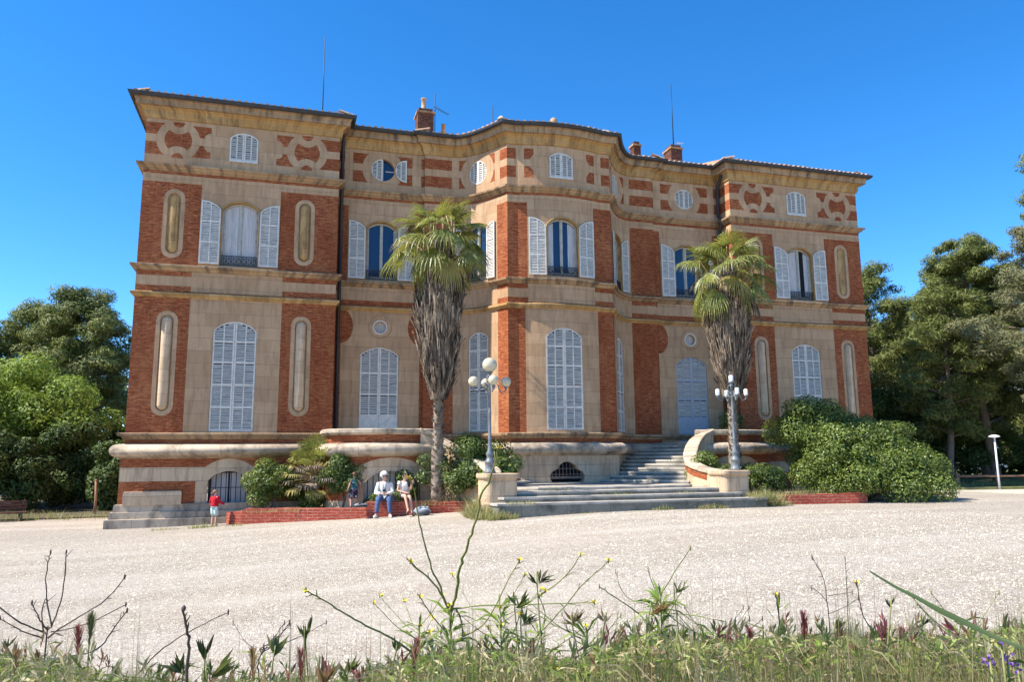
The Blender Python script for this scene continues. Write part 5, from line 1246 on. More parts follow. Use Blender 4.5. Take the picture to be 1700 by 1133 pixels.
vest = speck('patterned_vest', (.02, .045, .06, 1), (.10, .32, .38, 1), 16, .9, 0, lo=.48, hi=.56); shorts_ = speck('patterned_shorts', (.02, .022, .05, 1), (.42, .44, .52, 1), 15, .9, 0, lo=.52, hi=.6)
person((2.10, -2.30, .72), .35, Jb, .66, 'standing boy seen from behind in a dark turquoise patterned vest and patterned shorts', 
       [('vest', [[('pelvis', (.15, .18)), ('waist', (.14, .17)), ('chest', (.14, .18)), (('chest', 'neckb', .8), (.09, .14)), ('neckb', (.06, .065))], [(('shL', 'elL', -.1), .06), ('shL', .07)], [(('shR', 'elR', -.1), .06), ('shR', .07)]], vest),
        ('shorts', [[(('pelvis', 'waist', .4), (.15, .175)), (('hipL', 'hipR', .5), (.155, .185))], [('hipL', .11), ('knL', .10)], [('hipR', .11), ('knR', .10)]], shorts_)],
       dict(r=.118, curl=.04, mat=newmat('brown_hair', (.13, .065, .035), .7)), [('shoes', shoes(Jb), black_cloth)])
Jc = standing(); Jc.update(look=(.8, .6, -.1), elR=(.22, .12, 1.12), wrR=(.34, .32, 1.02), elL=(-.27, -.02, 1.14), wrL=(-.20, .12, .98))
red = speck('red_jersey', (.55, .015, .03, 1), (.42, .012, .02, 1), 10, .9, 0); pale = speck('pale_green_skirt', (.36, .50, .46, 1), (.62, .68, .62, 1), 7, .9, 0, sc=(3, 3, .4))
person((-2.05, -1.2, gz(-2, -1.2)), -.75, Jc, .64, 'small child in a red jersey and pale green shorts by the barred basement window',
       [('jersey', [[('pelvis', (.175, .205)), ('waist', (.165, .195)), ('chest', (.15, .19)), (('chest', 'neckb', .8), (.10, .15)), ('neckb', (.065, .07))], [(('shL', 'elL', -.1), .07), ('shL', .085), ('elL', .07), (('elL', 'wrL', .85), .05)], [(('shR', 'elR', -.1), .07), ('shR', .085), ('elR', .07), (('elR', 'wrR', .85), .05)]], red),
        ('shorts', [[(('pelvis', 'waist', .3), (.165, .19)), (('hipL', 'hipR', .5), (.17, .205))], [('hipL', .12), ('knL', .11)], [('hipR', .12), ('knR', .11)]], pale)],
       dict(r=.12, curl=.05, mat=newmat('light_brown_hair', (.25, .13, .07), .7), locks=[[(Vector(Jc['head'])+Vector((-.06, -.09, .04)), .03), (Vector(Jc['head'])+Vector((-.10, -.14, .0)), .04), (Vector(Jc['head'])+Vector((-.11, -.14, -.10)), .02)]]), [('shoes', shoes(Jc), newmat('beige_shoes', (.45, .33, .24), .8))])
# bags
def bag(loc, dims, cols, label, name):
    r = empty(name, loc, label, 'bag'); mb = MB(); n1_, n2_ = 8, 14; vs = []
    for i in range(n1_+1):
        t = PI*i/n1_
        for k in range(n2_):
            a = 2*PI*k/n2_; q = 1+.17*math.sin(a*3+i)+.10*math.sin(a*5-i*2); x = math.sin(t)**.6*math.cos(a)*dims[0]*q; y = math.sin(t)**.6*math.sin(a)*dims[1]*q; z = (1-math.cos(t))*.5*dims[2]*(1+.05*math.sin(a*2)); vs.append((loc[0]+x, loc[1]+y, loc[2]+z))
    mb.add(vs, [(i*n2_+k, i*n2_+(k+1) % n2_, (i+1)*n2_+(k+1) % n2_, (i+1)*n2_+k) for i in range(n1_) for k in range(n2_)], 0, None, True); mb.build('bag_body', cols[0], r)
    mb = MB(); X, Y, Z = loc; mb.tube([(X-dims[0]*.5, Y-dims[1]*.6, Z+dims[2]*.8), (X-dims[0]*.2, Y-dims[1]*.8, Z+dims[2]*1.2), (X+dims[0]*.4, Y-dims[1]*.5, Z+dims[2]*.9)], .014, 5); mb.build('strap', cols[1], r)
    mb = MB(); mb.tube([(X-dims[0]*.75, Y-dims[1]*.75, Z+dims[2]*.35), (X, Y-dims[1]*1.02, Z+dims[2]*.4), (X+dims[0]*.75, Y-dims[1]*.75, Z+dims[2]*.35)], dims[2]*.2, 8); mb.build('front_pocket', cols[1], r)
bag((4.05, -3.62, gz(4, -3.6)), (.24, .12, .27), (speck('pale_blue_bag', (.62, .64, .64, 1), (.10, .16, .20, 1), 6, .8, 0), newmat('bag_trim', (.10, .11, .13), .8)), 'white and blue rucksack on the ground right of the dark-haired woman', 'rucksack')
bag((2.28, -3.0, gz(2.3, -3)+.345), (.20, .12, .13), (speck('grey_bag', (.12, .11, .12, 1), (.30, .28, .30, 1), 9, .8, 0), black_cloth), 'dark grey bag lying on the lower part of the brick wall', 'shoulder_bag')

# ================================================================== THE WEEDY BANK AT THE PHOTOGRAPHER'S FEET
BZ = 1.36
def bank(X, Y):
    d = (Y+24.75)+.25*np.sin(X*1.7)+.12*np.sin(X*4.1+1); t = sstep(1-d/.95); return gz0(X, Y)-.05+(BZ+.05-gz0(X, Y))*t+.03*np.sin(X*5+Y*3)*t
bank_o = gridmesh('weedy_bank', np.arange(-9, 14, .16), np.arange(-36, -23.2, .16), bank, speck('bank_earth', (.12, .09, .05, 1), (.24, .19, .11, 1), 7, .95, .03))
def bz(x, y): return float(bank(np.float64(x), np.float64(y)))
stemg = speck('green_stem', (.16, .20, .05, 1), (.26, .24, .10, 1), 30, .6, 0); stemd = speck('dry_dark_stem', (.075, .055, .05, 1), (.15, .11, .08, 1), 30, .8, 0); stemp = newmat('pale_green_stem', (.30, .33, .10), .5)
yel = newmat('yellow_petals', (.80, .62, .03), .6)
huskg = leafmat('green_husk', [(.10, .15, .04), (.16, .20, .06), (.30, .30, .14)], .3, .6); huskb = leafmat('brown_husk', [(.26, .14, .07), (.34, .20, .11), (.44, .30, .17)], .3, .7); huskp = leafmat('purple_husk', [(.20, .035, .05), (.27, .07, .08), (.38, .18, .15)], .3, .7); huskd = leafmat('dark_husk', [(.05, .07, .025), (.08, .10, .035), (.14, .15, .06)], .2, .6)
def root_of(p, dx=0, dy=0): x, y = p.x+dx, p.y+dy; return Vector((x, y, bz(x, y)-.02))
def pxline(pts, d, d2=None):
    d2 = d2 or d; n = len(pts); return [atD(a, b, d+(d2-d)*i/max(1, n-1)) for i, (a, b) in enumerate(pts)]
def smooth(pts, k=4):
    out = []
    for i in range(len(pts)-1):
        p0, p1, p2, p3 = pts[max(i-1, 0)], pts[i], pts[i+1], pts[min(i+2, len(pts)-1)]
        for j in range(k):
            t = j/k; out.append(.5*((2*p1)+(p2-p0)*t+(2*p0-5*p1+4*p2-p3)*t*t+(3*p1-p0-3*p2+p3)*t**3))
    return out+[pts[-1]]
def spiky_leaves(mb, a, b, n, L, w_, rd):
    for i in range(n):
        t = rd.random(); p = a.lerp(b, t); d = Vector((rd.uniform(-1, 1), rd.uniform(-1, 1), rd.uniform(-.1, .9))).normalized(); sd_ = d.cross(Vector((rd.uniform(-1, 1), rd.uniform(-1, 1), 1))).normalized()*w_; l = L*rd.uniform(.5, 1.2)
        q = p+d*l*.5; e = p+d*l+Vector((0, 0, -l*.25)); mb.add([p, q+sd_, e, q-sd_], [(0, 1, 2, 3)])
def mustard(lines, d, label, mat, flowers=True, thick=.0028, leafy=120, cat='wild plant', seed=1, name='mustard_plant', leafm='bright'):
    rd = random.Random(seed); first = pxline(lines[0][0], lines[0][1][0], lines[0][1][1]); base = root_of(first[0]); r = empty(name, base, label, cat, 'tall weeds on the bank')
    for pts, (d0, d1), th in lines:
        P = pxline(pts, d0, d1); P = smooth(P)
        for i in range(1, len(P)-1): P[i] = P[i]+Vector([rd.uniform(-1, 1)*th*.35 for _ in range(3)])
        if th > 0 and pts is lines[0][0]: P = [base]+P
        th *= .62; mb = MB(); n = len(P); mb.tube(P, [th*(1-.55*i/n)*(1+.06*math.sin(i*1.9)) for i in range(n)], 6); 
        e = P[-1]; k = (P[-1]-P[-2]).normalized()
        for j in range(4): mb.tube([P[-2-j] if n > j+3 else P[0], (P[-2-j] if n > j+3 else P[0])+k*.012+Vector([rd.uniform(-.008, .008) for _ in range(3)])], [th*.5, th*.25], 4)
        mb.lathe([(.0005, -.004), (th*1.0, -.001), (th*1.1, .002), (.0005, .005)], tuple(e), 6); mb.build('stem', mat, r)
        if flowers:
            fl = MB()
            for j in range(7):
                a = rd.uniform(0, 2*PI); o = Vector((math.cos(a), math.sin(a), rd.uniform(-.2, .8)))*.006; s_ = Vector((-math.sin(a), math.cos(a), .2))*.0035; fl.add([e+o*.0, e+o*.6+s_*.7, e+o*1.2, e+o*.6-s_*.7], [(0, 1, 2, 3)])
            fl.build('flower', yel, r)
    if leafy:
        mb = MB(); P = first; spiky_leaves(mb, base.lerp(P[0], .3), P[min(2, len(P)-1)], leafy, .055, .0024, rd); mb.build('leaves', LM[leafm], r)
    return r
def branchy(px, py0, top, n, d, label, mat, seed, leafy=120, flowers=True, name='mustard_plant'):
    rd = random.Random(seed); L = [([(px, 1128), (px+rd.uniform(-4, 4), (py0+1128)/2), (px+rd.uniform(-8, 8), py0)], (d, d), .0026)]
    for i in range(n):
        sx = px+rd.uniform(-6, 6); sy = rd.uniform(py0, 1085); sd_ = rd.choice((-1, 1)); ln = rd.uniform(40, 115); ex = sx+sd_*ln*rd.uniform(.35, 1.1); ey = max(top, sy-ln*rd.uniform(.5, 1.2))
        L.append(([(sx, sy), (sx+(ex-sx)*.45+rd.uniform(-6, 6), sy+(ey-sy)*.35), (ex, ey)], (d, d+rd.uniform(-.12, .1)), rd.uniform(.0011, .0019)))
    return mustard(L, d, label, mat, flowers=flowers, leafy=leafy, seed=seed, name=name)
branchy(836, 1010, 955, 8, 1.25, 'wiry branching weed between the tallest weed and the leaning one', stemg, 31, 200)
branchy(700, 1040, 990, 6, 1.3, 'short wiry weed hugging the left side of the tallest weed', stemg, 32, 160)
branchy(972, 1050, 1000, 7, 1.3, 'low wiry weed under the fan shaped brown oat head', stemg, 33, 180, False, 'leafy_plant')
branchy(1190, 1055, 1010, 7, 1.3, 'low tangled weed between the bushy weed and the stout stem', stemd, 34, 160, False, 'leafy_plant')
branchy(1590, 1035, 985, 8, 1.35, 'straggly weed under the thick dark blade near the right edge', stemg, 35, 220, False, 'leafy_plant')
branchy(430, 1075, 1035, 5, 1.25, 'small straggly weed left of the centre beside the green and brown oat head', stemd, 36, 70, False, 'dry_plant')
T1 = .0031
mustard([([(747, 1120), (748, 1075), (749, 1015)], (1.22, 1.2), .0045), ([(749, 1015), (757, 984), (763, 951), (770, 921), (780, 895), (790, 862), (800, 823), (813, 796), (819, 775), (827, 745)], (1.2, 1.02), .0042),
         ([(744, 1010), (731, 977), (717, 945), (704, 902), (694, 856), (687, 815), (681, 795)], (1.2, 1.1), .0028), ([(742, 1007), (731, 984), (711, 961), (681, 933)], (1.2, 1.12), .0031),
         ([(745, 1125), (678, 1080), (641, 1056), (599, 1035), (566, 1015), (533, 996), (507, 981)], (1.25, 1.05), .0032), ([(750, 1012), (796, 1007), (862, 1005), (930, 1003), (987, 1001)], (1.2, 1.15), .0024),
         ([(744, 1070), (796, 1043), (823, 1007), (843, 964), (862, 932)], (1.22, 1.2), .0024), ([(752, 1090), (840, 1086), (925, 1109)], (1.22, 1.15), .002), ([(745, 1055), (715, 1020), (697, 991)], (1.22, 1.2), .002), ([(757, 1012), (765, 1030), (768, 1054)], (1.2, 1.2), .0024)],
        1.2, 'tall yellow-flowered mustard weed with long dark wavy stems rising in front of the steps', stemg, leafy=260, seed=3)
mustard([([(870, 1125), (876, 1076), (895, 1053), (938, 1007), (961, 978), (1010, 932)], (1.35, 1.25), .0027), ([(895, 991), (938, 958), (964, 922)], (1.3, 1.25), .0022), ([(876, 1100), (860, 1060), (830, 1040)], (1.35, 1.3), .002), ([(880, 1090), (925, 1075), (972, 1040)], (1.35, 1.3), .0022), ([(880, 1100), (905, 1030), (895, 991)], (1.35, 1.3), .0022)],
        1.3, 'leaning green mustard weed just right of the tallest one', stemg, leafy=150, seed=4)
mustard([([(71, 1120), (73, 1104), (79, 1045)], (1.3, 1.3), .0035), ([(79, 1045), (86, 1038), (79, 1005), (76, 962), (80, 935), (84, 918)], (1.3, 1.25), .0022), ([(86, 1040), (100, 1002), (107, 962), (110, 918)], (1.3, 1.25), .0022),
         ([(80, 1060), (99, 1045), (132, 1025), (178, 995), (207, 959)], (1.3, 1.2), .0025), ([(85, 1050), (140, 1038), (209, 1005)], (1.3, 1.22), .002), ([(95, 1095), (160, 1080), (184, 1051), (211, 1015)], (1.3, 1.22), .0025),
         ([(75, 1052), (35, 1035), (0, 1010), (-30, 990)], (1.3, 1.2), .0025), ([(70, 1060), (35, 1048), (0, 1028)], (1.3, 1.2), .002), ([(78, 1045), (67, 1031), (53, 1002)], (1.3, 1.25), .0025), ([(72, 1050), (70, 1010), (78, 1000)], (1.3, 1.3), .002)],
        1.3, 'dry branching weed with bare dark stems at the bottom left corner', stemd, flowers=False, leafy=90, seed=5, name='dry_plant', leafm='dark')
mustard([([(1100, 1120), (1099, 1060), (1097, 995), (1111, 966), (1146, 911)], (1.3, 1.2), .0024), ([(1098, 1040), (1130, 985), (1136, 970)], (1.3, 1.25), .0016), ([(1100, 1060), (1060, 1020), (1010, 985), (995, 975)], (1.3, 1.22), .002), ([(1100, 1020), (1150, 1022), (1205, 1034)], (1.3, 1.25), .0018), ([(1095, 1010), (1040, 992), (1022, 950)], (1.3, 1.3), .0013), ([(1095, 1000), (1080, 960), (1076, 945)], (1.3, 1.3), .0013)],
        1.3, 'bushy green weed with thin upright stems right of the centre', stemg, flowers=False, leafy=420, seed=6, name='leafy_plant')
mustard([([(1380, 1120), (1377, 1036), (1373, 999), (1366, 958), (1348, 927)], (1.4, 1.35), .0017), ([(1376, 1020), (1400, 1010), (1425, 995)], (1.4, 1.4), .0013), ([(1374, 1002), (1360, 985), (1347, 978)], (1.4, 1.4), .0013), ([(1374, 990), (1400, 986), (1415, 984)], (1.4, 1.4), .0012)],
        1.4, 'thin branching dry stem with a crooked tip in front of the low brick wall', stemd, flowers=False, leafy=0, seed=7, name='dry_plant')
mustard([([(1410, 1120), (1408, 1036), (1406, 980), (1403, 929)], (1.4, 1.38), .0015)], 1.4, 'thin straight dry stem just right of the crooked one', stemd, flowers=False, leafy=0, seed=8, name='dry_plant')
mustard([([(1460, 1125), (1457, 1078), (1445, 1045), (1430, 1016), (1422, 969)], (1.3, 1.25), .0022)], 1.3, 'curving weed stem with a single yellow bud', stemd, leafy=20, seed=9)
mustard([([(1300, 1130), (1296, 1060), (1292, 1020), (1288, 990)], (1.2, 1.15), .0026)], 1.2, 'stout upright weed stem with a yellow tip right of the bushy weed', stemd, leafy=40, seed=10)
mustard([([(309, 1140), (314, 1078), (311, 1045), (305, 1012)], (1.0, .98), .0042)], 1.0, 'thick brown stalk standing upright left of the centre', stemd, flowers=False, leafy=10, seed=12, name='dry_stalk')
mustard([([(225, 1125), (262, 1085), (305, 1055), (340, 1036), (379, 1018)], (1.3, 1.2), .0022)], 1.3, 'thin stem slanting up to the right across the thick brown stalk', stemd, flowers=False, leafy=20, seed=13, name='dry_plant')
# broad blades
def blade(pts, d0, d1, w_, mat, label, name='tall_reed'):
    P = smooth(pxline(pts, d0, d1), 5); base = root_of(P[0]); r = empty(name, base, label, 'reed', 'broad leaves on the bank'); P = [base]+P; n = len(P); mb = MB(); vs = []
    for i, p in enumerate(P):
        t = (P[min(i+1, n-1)]-P[max(i-1, 0)]).normalized(); sd_ = t.cross(Vector((.2, -1, .3))).normalized(); q = w_*math.sin(PI*min(1, .12+.88*(1-i/(n-1))))**.6*(.5 if i == n-1 else 1); nn = t.cross(sd_)*q*.45
        vs += [p-sd_*q, p+nn, p+sd_*q]
    mb.add(vs, [(3*i+j, 3*i+j+1, 3*i+j+4, 3*i+j+3) for i in range(n-1) for j in (0, 1)], 0, None, True); mb.build('blade', mat, r)
blade([(1760, 1110), (1700, 1078), (1655, 1060), (1609, 1038), (1556, 1012), (1520, 992), (1490, 977), (1465, 962), (1443, 948)], .72, .86, .0042, newmat('dark_blade', (.05, .075, .025), .5), 'thick dark green blade slanting in from the right edge')
blade([(1505, 1150), (1490, 1131), (1455, 1095), (1418, 1061)], 1.1, 1.2, .0045, stemp, 'pale green blade leaning left near the right corner')
blade([(738, 1125), (715, 1085), (716, 1060)], 1.2, 1.2, .006, newmat('grey_green_blade', (.22, .30, .14), .5), 'broad grey green blade at the foot of the tallest weed')
# heads of wild oats and foxtail
def oat(px, py, d, mat, label, k=8, L=.026, spread=.9, lean=0, name='wild_oat', cat='wild oat', grp='wild oat heads on the bank', seed=0):
    rd = random.Random(int(px*7+py)); H = atD(px, py, d); base = root_of(H, rd.uniform(-.08, .08), rd.uniform(0, .12)); r = empty(name, base, label, cat, grp)
    axis_ = Vector((lean, 0, 1)).normalized()*.6+rt*lean; axis_ = (axis_+Vector((0, 0, .4))).normalized(); S0 = H-axis_*L*.9
    mb = MB(); mid = base.lerp(S0, .55)+Vector((rd.uniform(-.02, .02), 0, .03)); mb.tube(smooth([base, mid, S0, S0+axis_*L*.25]), .0011, 5); mb.build('stem', stemg, r); vs = []
    for i in range(k):
        a = (i/(k-1)-.5)*2*spread+rd.uniform(-.12, .12); d_ = (axis_*math.cos(a)+rt*math.sin(a)+fw*rd.uniform(-.35, .35)).normalized(); p = S0+axis_*L*.35*rd.random(); s_ = d_.cross(fw).normalized()*L*.085; l = L*rd.uniform(.7, 1.1)
        for sgn in (1, -1): vs += [p, p+d_*l*.45+s_*sgn, p+d_*l, p+d_*l*.5+fw*.0025*sgn]
    rawquads('seed_head', np.array([tuple(v) for v in vs])-np.array(base), mat, r)
def foxtail(px, py, d, mat, label, L=.045):
    rd = random.Random(int(px*5+py)); H = atD(px, py, d); base = root_of(H, rd.uniform(-.06, .06), rd.uniform(0, .1)); r = empty('foxtail', base, label, 'foxtail', 'foxtail heads on the bank'); ax_ = (H-base).normalized(); S0 = H-ax_*L*.5
    mb = MB(); mb.tube(smooth([base, base.lerp(S0, .5)+Vector((.01, 0, .01)), S0, S0+ax_*L]), .0011, 5); mb.build('stem', stemg, r); vs = []
    for i in range(120):
        t = rd.random(); p = S0+ax_*L*t; a = rd.uniform(0, 2*PI); o = (rt*math.cos(a)+fw*math.sin(a)); d_ = (ax_*1.5+o*rd.uniform(.3, .9)).normalized(); w_ = o.cross(ax_)*.0009; l = .013+.014*(1-abs(2*t-1)); vs += [p-w_, p+w_, p+d_*l+w_*.1, p+d_*l-w_*.1]
    rawquads('bristly_head', np.array([tuple(v) for v in vs])-np.array(base), mat, r)
for a in ((908, 951, 1.15, huskd, 'dark green oat head standing alone above the others, right of the tallest weed', 7, .027, 1.1, .5), (879, 994, 1.15, huskg, 'green oat head drooping right, below the lone dark one', 9, .03, .8, .9), (889, 1024, 1.15, huskg, 'lower green oat head beside the drooping one', 8, .03, .7, .9),
          (958, 1017, 1.15, huskb, 'fan shaped brown oat head over the gravel', 8, .026, 1.0, .2), (1000, 1015, 1.2, huskb, 'small brown oat head right of the brown fan', 5, .022, .8, -.1), (1103, 1006, 1.1, huskb, 'pinkish brown oat head on top of the bushy weed', 8, .03, .6, 1.0), (1138, 975, 1.2, huskg, 'thin oat head at the tip over the bushy weed', 6, .024, .5, 1.0),
          (336, 1068, 1.1, huskd, 'dark green oat head right of the thick brown stalk', 8, .034, .45, -.1), (379, 1104, 1.05, huskg, 'broad oat head leaning right, low left of the centre', 9, .038, .6, .8), (461, 1058, 1.15, huskg, 'green and brown oat head left of the centre', 9, .036, .6, .1), (504, 1041, 1.25, huskg, 'slim oat head, left one of a pair above the grass', 5, .03, .3, -.1), (515, 1035, 1.25, huskg, 'slim oat head, right one of a pair above the grass', 5, .03, .3, .2),
          (539, 1108, 1.05, huskb, 'tan oat head low beside the long slanting stem', 9, .036, .6, 0), (30, 1070, 1.2, huskb, 'brown red oat head at the far left', 8, .034, .7, .2), (12, 1062, 1.3, huskd, 'small dark oat head at the left edge', 5, .026, .5, 0), (590, 1095, 1.15, huskg, 'pale green oat head under the long slanting stem', 6, .03, .4, .3),
          (660, 1065, 1.2, huskg, 'small oat head left of the tallest weed', 5, .024, .5, .1), (1142, 1044, 1.15, huskg, 'green oat head right below the bushy weed', 8, .03, .6, .6), (1158, 1056, 1.2, huskd, 'dark oat head beside the stout upright stem', 5, .028, .4, .2), (1199, 1058, 1.2, huskg, 'oat head between the stout stem and the bushy weed', 6, .03, .5, .5),
          (1402, 1030, 1.2, huskg, 'bright green oat head under the crooked dry stem', 7, .026, .6, .7), (1457, 1040, 1.15, huskg, 'green oat head beside the budding stem', 8, .032, .45, 0), (1540, 1022, 1.2, huskg, 'small oat head under the thick dark blade', 6, .024, .6, .4), (1480, 990, 1.1, huskd, 'oat head hanging from the thick dark blade', 5, .022, .5, .1),
          (1620, 1095, 1.1, huskg, 'large green oat head near the purple flowers', 9, .036, .7, -.4), (1560, 1080, 1.1, huskg, 'green oat head above the right corner', 8, .034, .6, .2), (1020, 1105, 1.1, huskg, 'low silvery oat head right of the centre', 8, .036, .6, .8), (290, 1092, 1.05, huskd, 'dark leafy oat head left of the thick stalk', 9, .032, 1.1, -.3)):
    oat(*a[:5], k=a[5], L=a[6], spread=a[7], lean=a[8])
for a in ((688, 1096, 1.1, huskp, 'wine red foxtail left of the tallest weed'), (1393, 1067, 1.2, huskp, 'pink foxtail right of the crooked dry stem'), (1334, 1049, 1.2, huskp, 'pinkish foxtail left of the crooked dry stem'), (1467, 1069, 1.2, huskp, 'purple foxtail beside the budding stem'), (1186, 1110, 1.15, huskp, 'purple foxtail low under the bushy weed'), (130, 1072, 1.15, huskp, 'reddish foxtail right of the dry branching weed'), (150, 1050, 1.2, huskd, 'dark foxtail leaning above the dry grass at the left'), (420, 1110, 1.1, huskb, 'brown foxtail in the grass left of the centre'), (1245, 1075, 1.2, huskp, 'red brown foxtail left of the stout stem'), (880, 1100, 1.15, huskp, 'dull red foxtail between the two mustard weeds'), (500, 1112, 1.1, huskp, 'short red foxtail beside the tan oat head'), (1500, 1075, 1.15, huskp, 'faded foxtail below the thick dark blade')):
    foxtail(*a)
# purple flowers in the right corner
pur = newmat('purple_petals', (.20, .07, .38), .6)
for i, (px, py, lb) in enumerate(((1662, 1068, 'purple vetch flower highest in the right corner'), (1672, 1092, 'dark purple vetch flower in the middle of the cluster'), (1690, 1110, 'purple vetch flower lowest in the right corner'), (1644, 1100, 'small purple vetch flower left of the cluster'))):
    H = atD(px, py, .86); base = root_of(H, .02, .03); r = empty('vetch_plant', base, lb, 'flower', 'purple vetch in the right corner'); mb = MB(); mb.tube(smooth([base, base.lerp(H, .5)+Vector((.01, 0, .01)), H]), .0012, 5); mb.build('stem', stemg, r); mb = MB(); rd = random.Random(i)
    for j in range(11):
        o = Vector([rd.uniform(-1, 1) for _ in range(3)]).normalized()*.0038; s_ = o.cross(Vector((.3, .8, .2))).normalized()*.0018; c = H+Vector([rd.uniform(-.0045, .0045) for _ in range(3)]); mb.add([c, c+o*.6+s_, c+o*1.3, c+o*.6-s_], [(0, 1, 2, 3)])
    mb.build('flower', pur, r); mb = MB(); spiky_leaves(mb, base.lerp(H, .4), H, 26, .02, .003, rd); mb.build('leaves', LM['dark'], r)
# the mass of low grass and weeds
def grassmass(name, n, dr, hfun, mats, wts, w_=.0011, curl=.8, pxr=(-120, 1820), vary=9, lean=.20):
    px = RN.uniform(pxr[0], pxr[1], n); d = RN.uniform(dr[0], dr[1], n)
    tops = np.interp(px, [-100, 0, 100, 200, 320, 450, 560, 640, 740, 850, 960, 1060, 1120, 1200, 1320, 1450, 1600, 1700, 1800], hfun)
    tops = tops+30*np.sin(px/29.)*np.sin(px/71.+1)+16*np.sin(px/11.+2)*np.sin(px/37.); ty = tops+np.abs(RN.normal(0, 40, n))-np.abs(RN.normal(0, vary, n))
    F_, R_, U_ = np.array(fw), np.array(rt), np.array(up)
    top = np.array(CAMP)+(F_+R_*((px-850)/FPX)[:, None]-U_*((ty-566.5)/FPX)[:, None])*d[:, None]
    lx = RN.normal(0, lean, n); ly = RN.normal(0, lean*.7, n)+.02; bx, by = top[:, 0]+lx, top[:, 1]+ly; bzv = bank(bx, by)-.02; h = top[:, 2]-bzv; ok = (h > .05)&(RN.random(n) < np.interp(px, [-100, 0, 120, 200, 600, 700, 1000, 1050, 1800], [.8, .7, .5, .30, .42, .75, .7, 1, 1]))
    base = np.stack([bx, by, bzv], 1); mid = base*.45+top*.55; mid[:, 2] += h*.12; mid[:, 0] -= lx*.35*curl; mid[:, 1] -= ly*.35*curl
    q = base*.8+top*.2; q[:, 2] += h*.10; q[:, 0] -= lx*.1
    a = RN.uniform(0, PI, n); s_ = np.stack([np.cos(a), np.sin(a)*.5, np.zeros(n)], 1)*(w_*RN.uniform(.5, 1.6, n))[:, None]
    V = np.stack([base-s_, base+s_, mid+s_, mid-s_, mid-s_, mid+s_, top+s_*.15, top-s_*.15], 1)[ok].reshape(-1, 3)
    mi = np.repeat(RN.choice(len(mats), n, p=wts)[ok], 2); o = rawquads(name, V, mats, None, mi); o['kind'] = 'stuff'; return o
straw = leafmat('straw', [(.50, .42, .23), (.38, .31, .16), (.60, .52, .33)], .3, .7); gg = leafmat('grass_green', [(.17, .23, .045), (.25, .29, .075), (.36, .37, .14)], .35, .5); rg_ = leafmat('reddish_grass', [(.24, .12, .08), (.30, .18, .12), (.36, .26, .16)], .3, .7)
HF = [1095, 1098, 1104, 1130, 1140, 1130, 1132, 1112, 1088, 1092, 1104, 1062, 1072, 1070, 1064, 1068, 1062, 1050, 1045]
grassmass('bank_grass', 20000, (.95, 2.3), HF, [gg, straw, rg_], [.32, .52, .16])
grassmass('bank_grass', 9000, (.95, 1.9), [h+14 for h in HF], [straw, rg_, gg], [.6, .15, .25], w_=.0009, curl=1.6, vary=16, lean=.26)
grassmass('bank_grass', 4200, (1.0, 1.8), [h-6 for h in HF], [gg, straw, rg_], [.3, .45, .25], w_=.0008, curl=1.2, vary=46, lean=.20)
# low leafy weeds in it
n = 42000; px = RN.uniform(-100, 1800, n); d = RN.uniform(1.0, 2.1, n); dens = np.interp(px, [-100, 0, 250, 600, 700, 800, 950, 1050, 1180, 1300, 1500, 1700, 1800], [.30, .25, .10, .14, .5, .45, .35, 1, .7, .5, .45, .6, .6])
keep = RN.random(n) < dens; px, d = px[keep], d[keep]; ty = np.interp(px, [-100, 0, 100, 200, 320, 450, 560, 640, 740, 850, 960, 1060, 1120, 1200, 1320, 1450, 1600, 1700, 1800], HF)+np.abs(RN.normal(10, 45, len(px)))-6
P = np.array(CAMP)+(np.array(fw)+np.array(rt)*((px-850)/FPX)[:, None]-np.array(up)*((ty-566.5)/FPX)[:, None])*d[:, None]; ok = P[:, 2] > bank(P[:, 0], P[:, 1])
P = P[ok]; N = unit(len(P))+np.array([0, 0, .6]); N /= np.linalg.norm(N, axis=1, keepdims=True)
o = leafmesh('bank_weeds', P, N, RN.uniform(.4, 1.8, len(P))*.015, [LM['bright'], gg, LM['laurel'], straw], None, .22, mi=RN.choice(4, len(P), p=[.25, .35, .12, .28])); o['kind'] = 'stuff'
# tangle of short straw and bent blades
n = 15000; px = RN.uniform(-60, 1760, n); d = RN.uniform(1.0, 1.7, n); ty = np.interp(px, [-100, 0, 100, 200, 320, 450, 560, 640, 740, 850, 960, 1060, 1120, 1200, 1320, 1450, 1600, 1700, 1800], HF)+np.abs(RN.normal(0, 60, n))-np.abs(RN.normal(0, 8, n))
ok = RN.random(n) < np.interp(px, [-100, 0, 120, 200, 600, 700, 1000, 1050, 1800], [.7, .6, .5, .35, .45, .75, .7, 1, 1]); px, d, ty = px[ok], d[ok], ty[ok]; n = len(px)
C_ = np.array(CAMP)+(np.array(fw)+np.array(rt)*((px-850)/FPX)[:, None]-np.array(up)*((ty-566.5)/FPX)[:, None])*d[:, None]
A_ = unit(n)*np.array([1, .7, .75]); L_ = RN.uniform(.02, .09, n)[:, None]; S_ = np.cross(A_, np.array(fw)); S_ /= np.linalg.norm(S_, axis=1, keepdims=True)+1e-6; S_ *= RN.uniform(.0004, .0014, n)[:, None]; U_ = np.array([0, 0, 1])*L_*.18
V = np.stack([C_-A_*L_*.5-S_*.5-U_, C_-A_*L_*.5+S_*.5-U_, C_+S_, C_-S_, C_-S_, C_+S_, C_+A_*L_*.5+S_*.1-U_, C_+A_*L_*.5-S_*.1-U_], 1).reshape(-1, 3)
o = rawquads('bank_grass', V, [straw, gg, rg_, LM['dark']], None, np.repeat(RN.choice(4, n, p=[.42, .33, .12, .13]), 2)); o['kind'] = 'stuff'
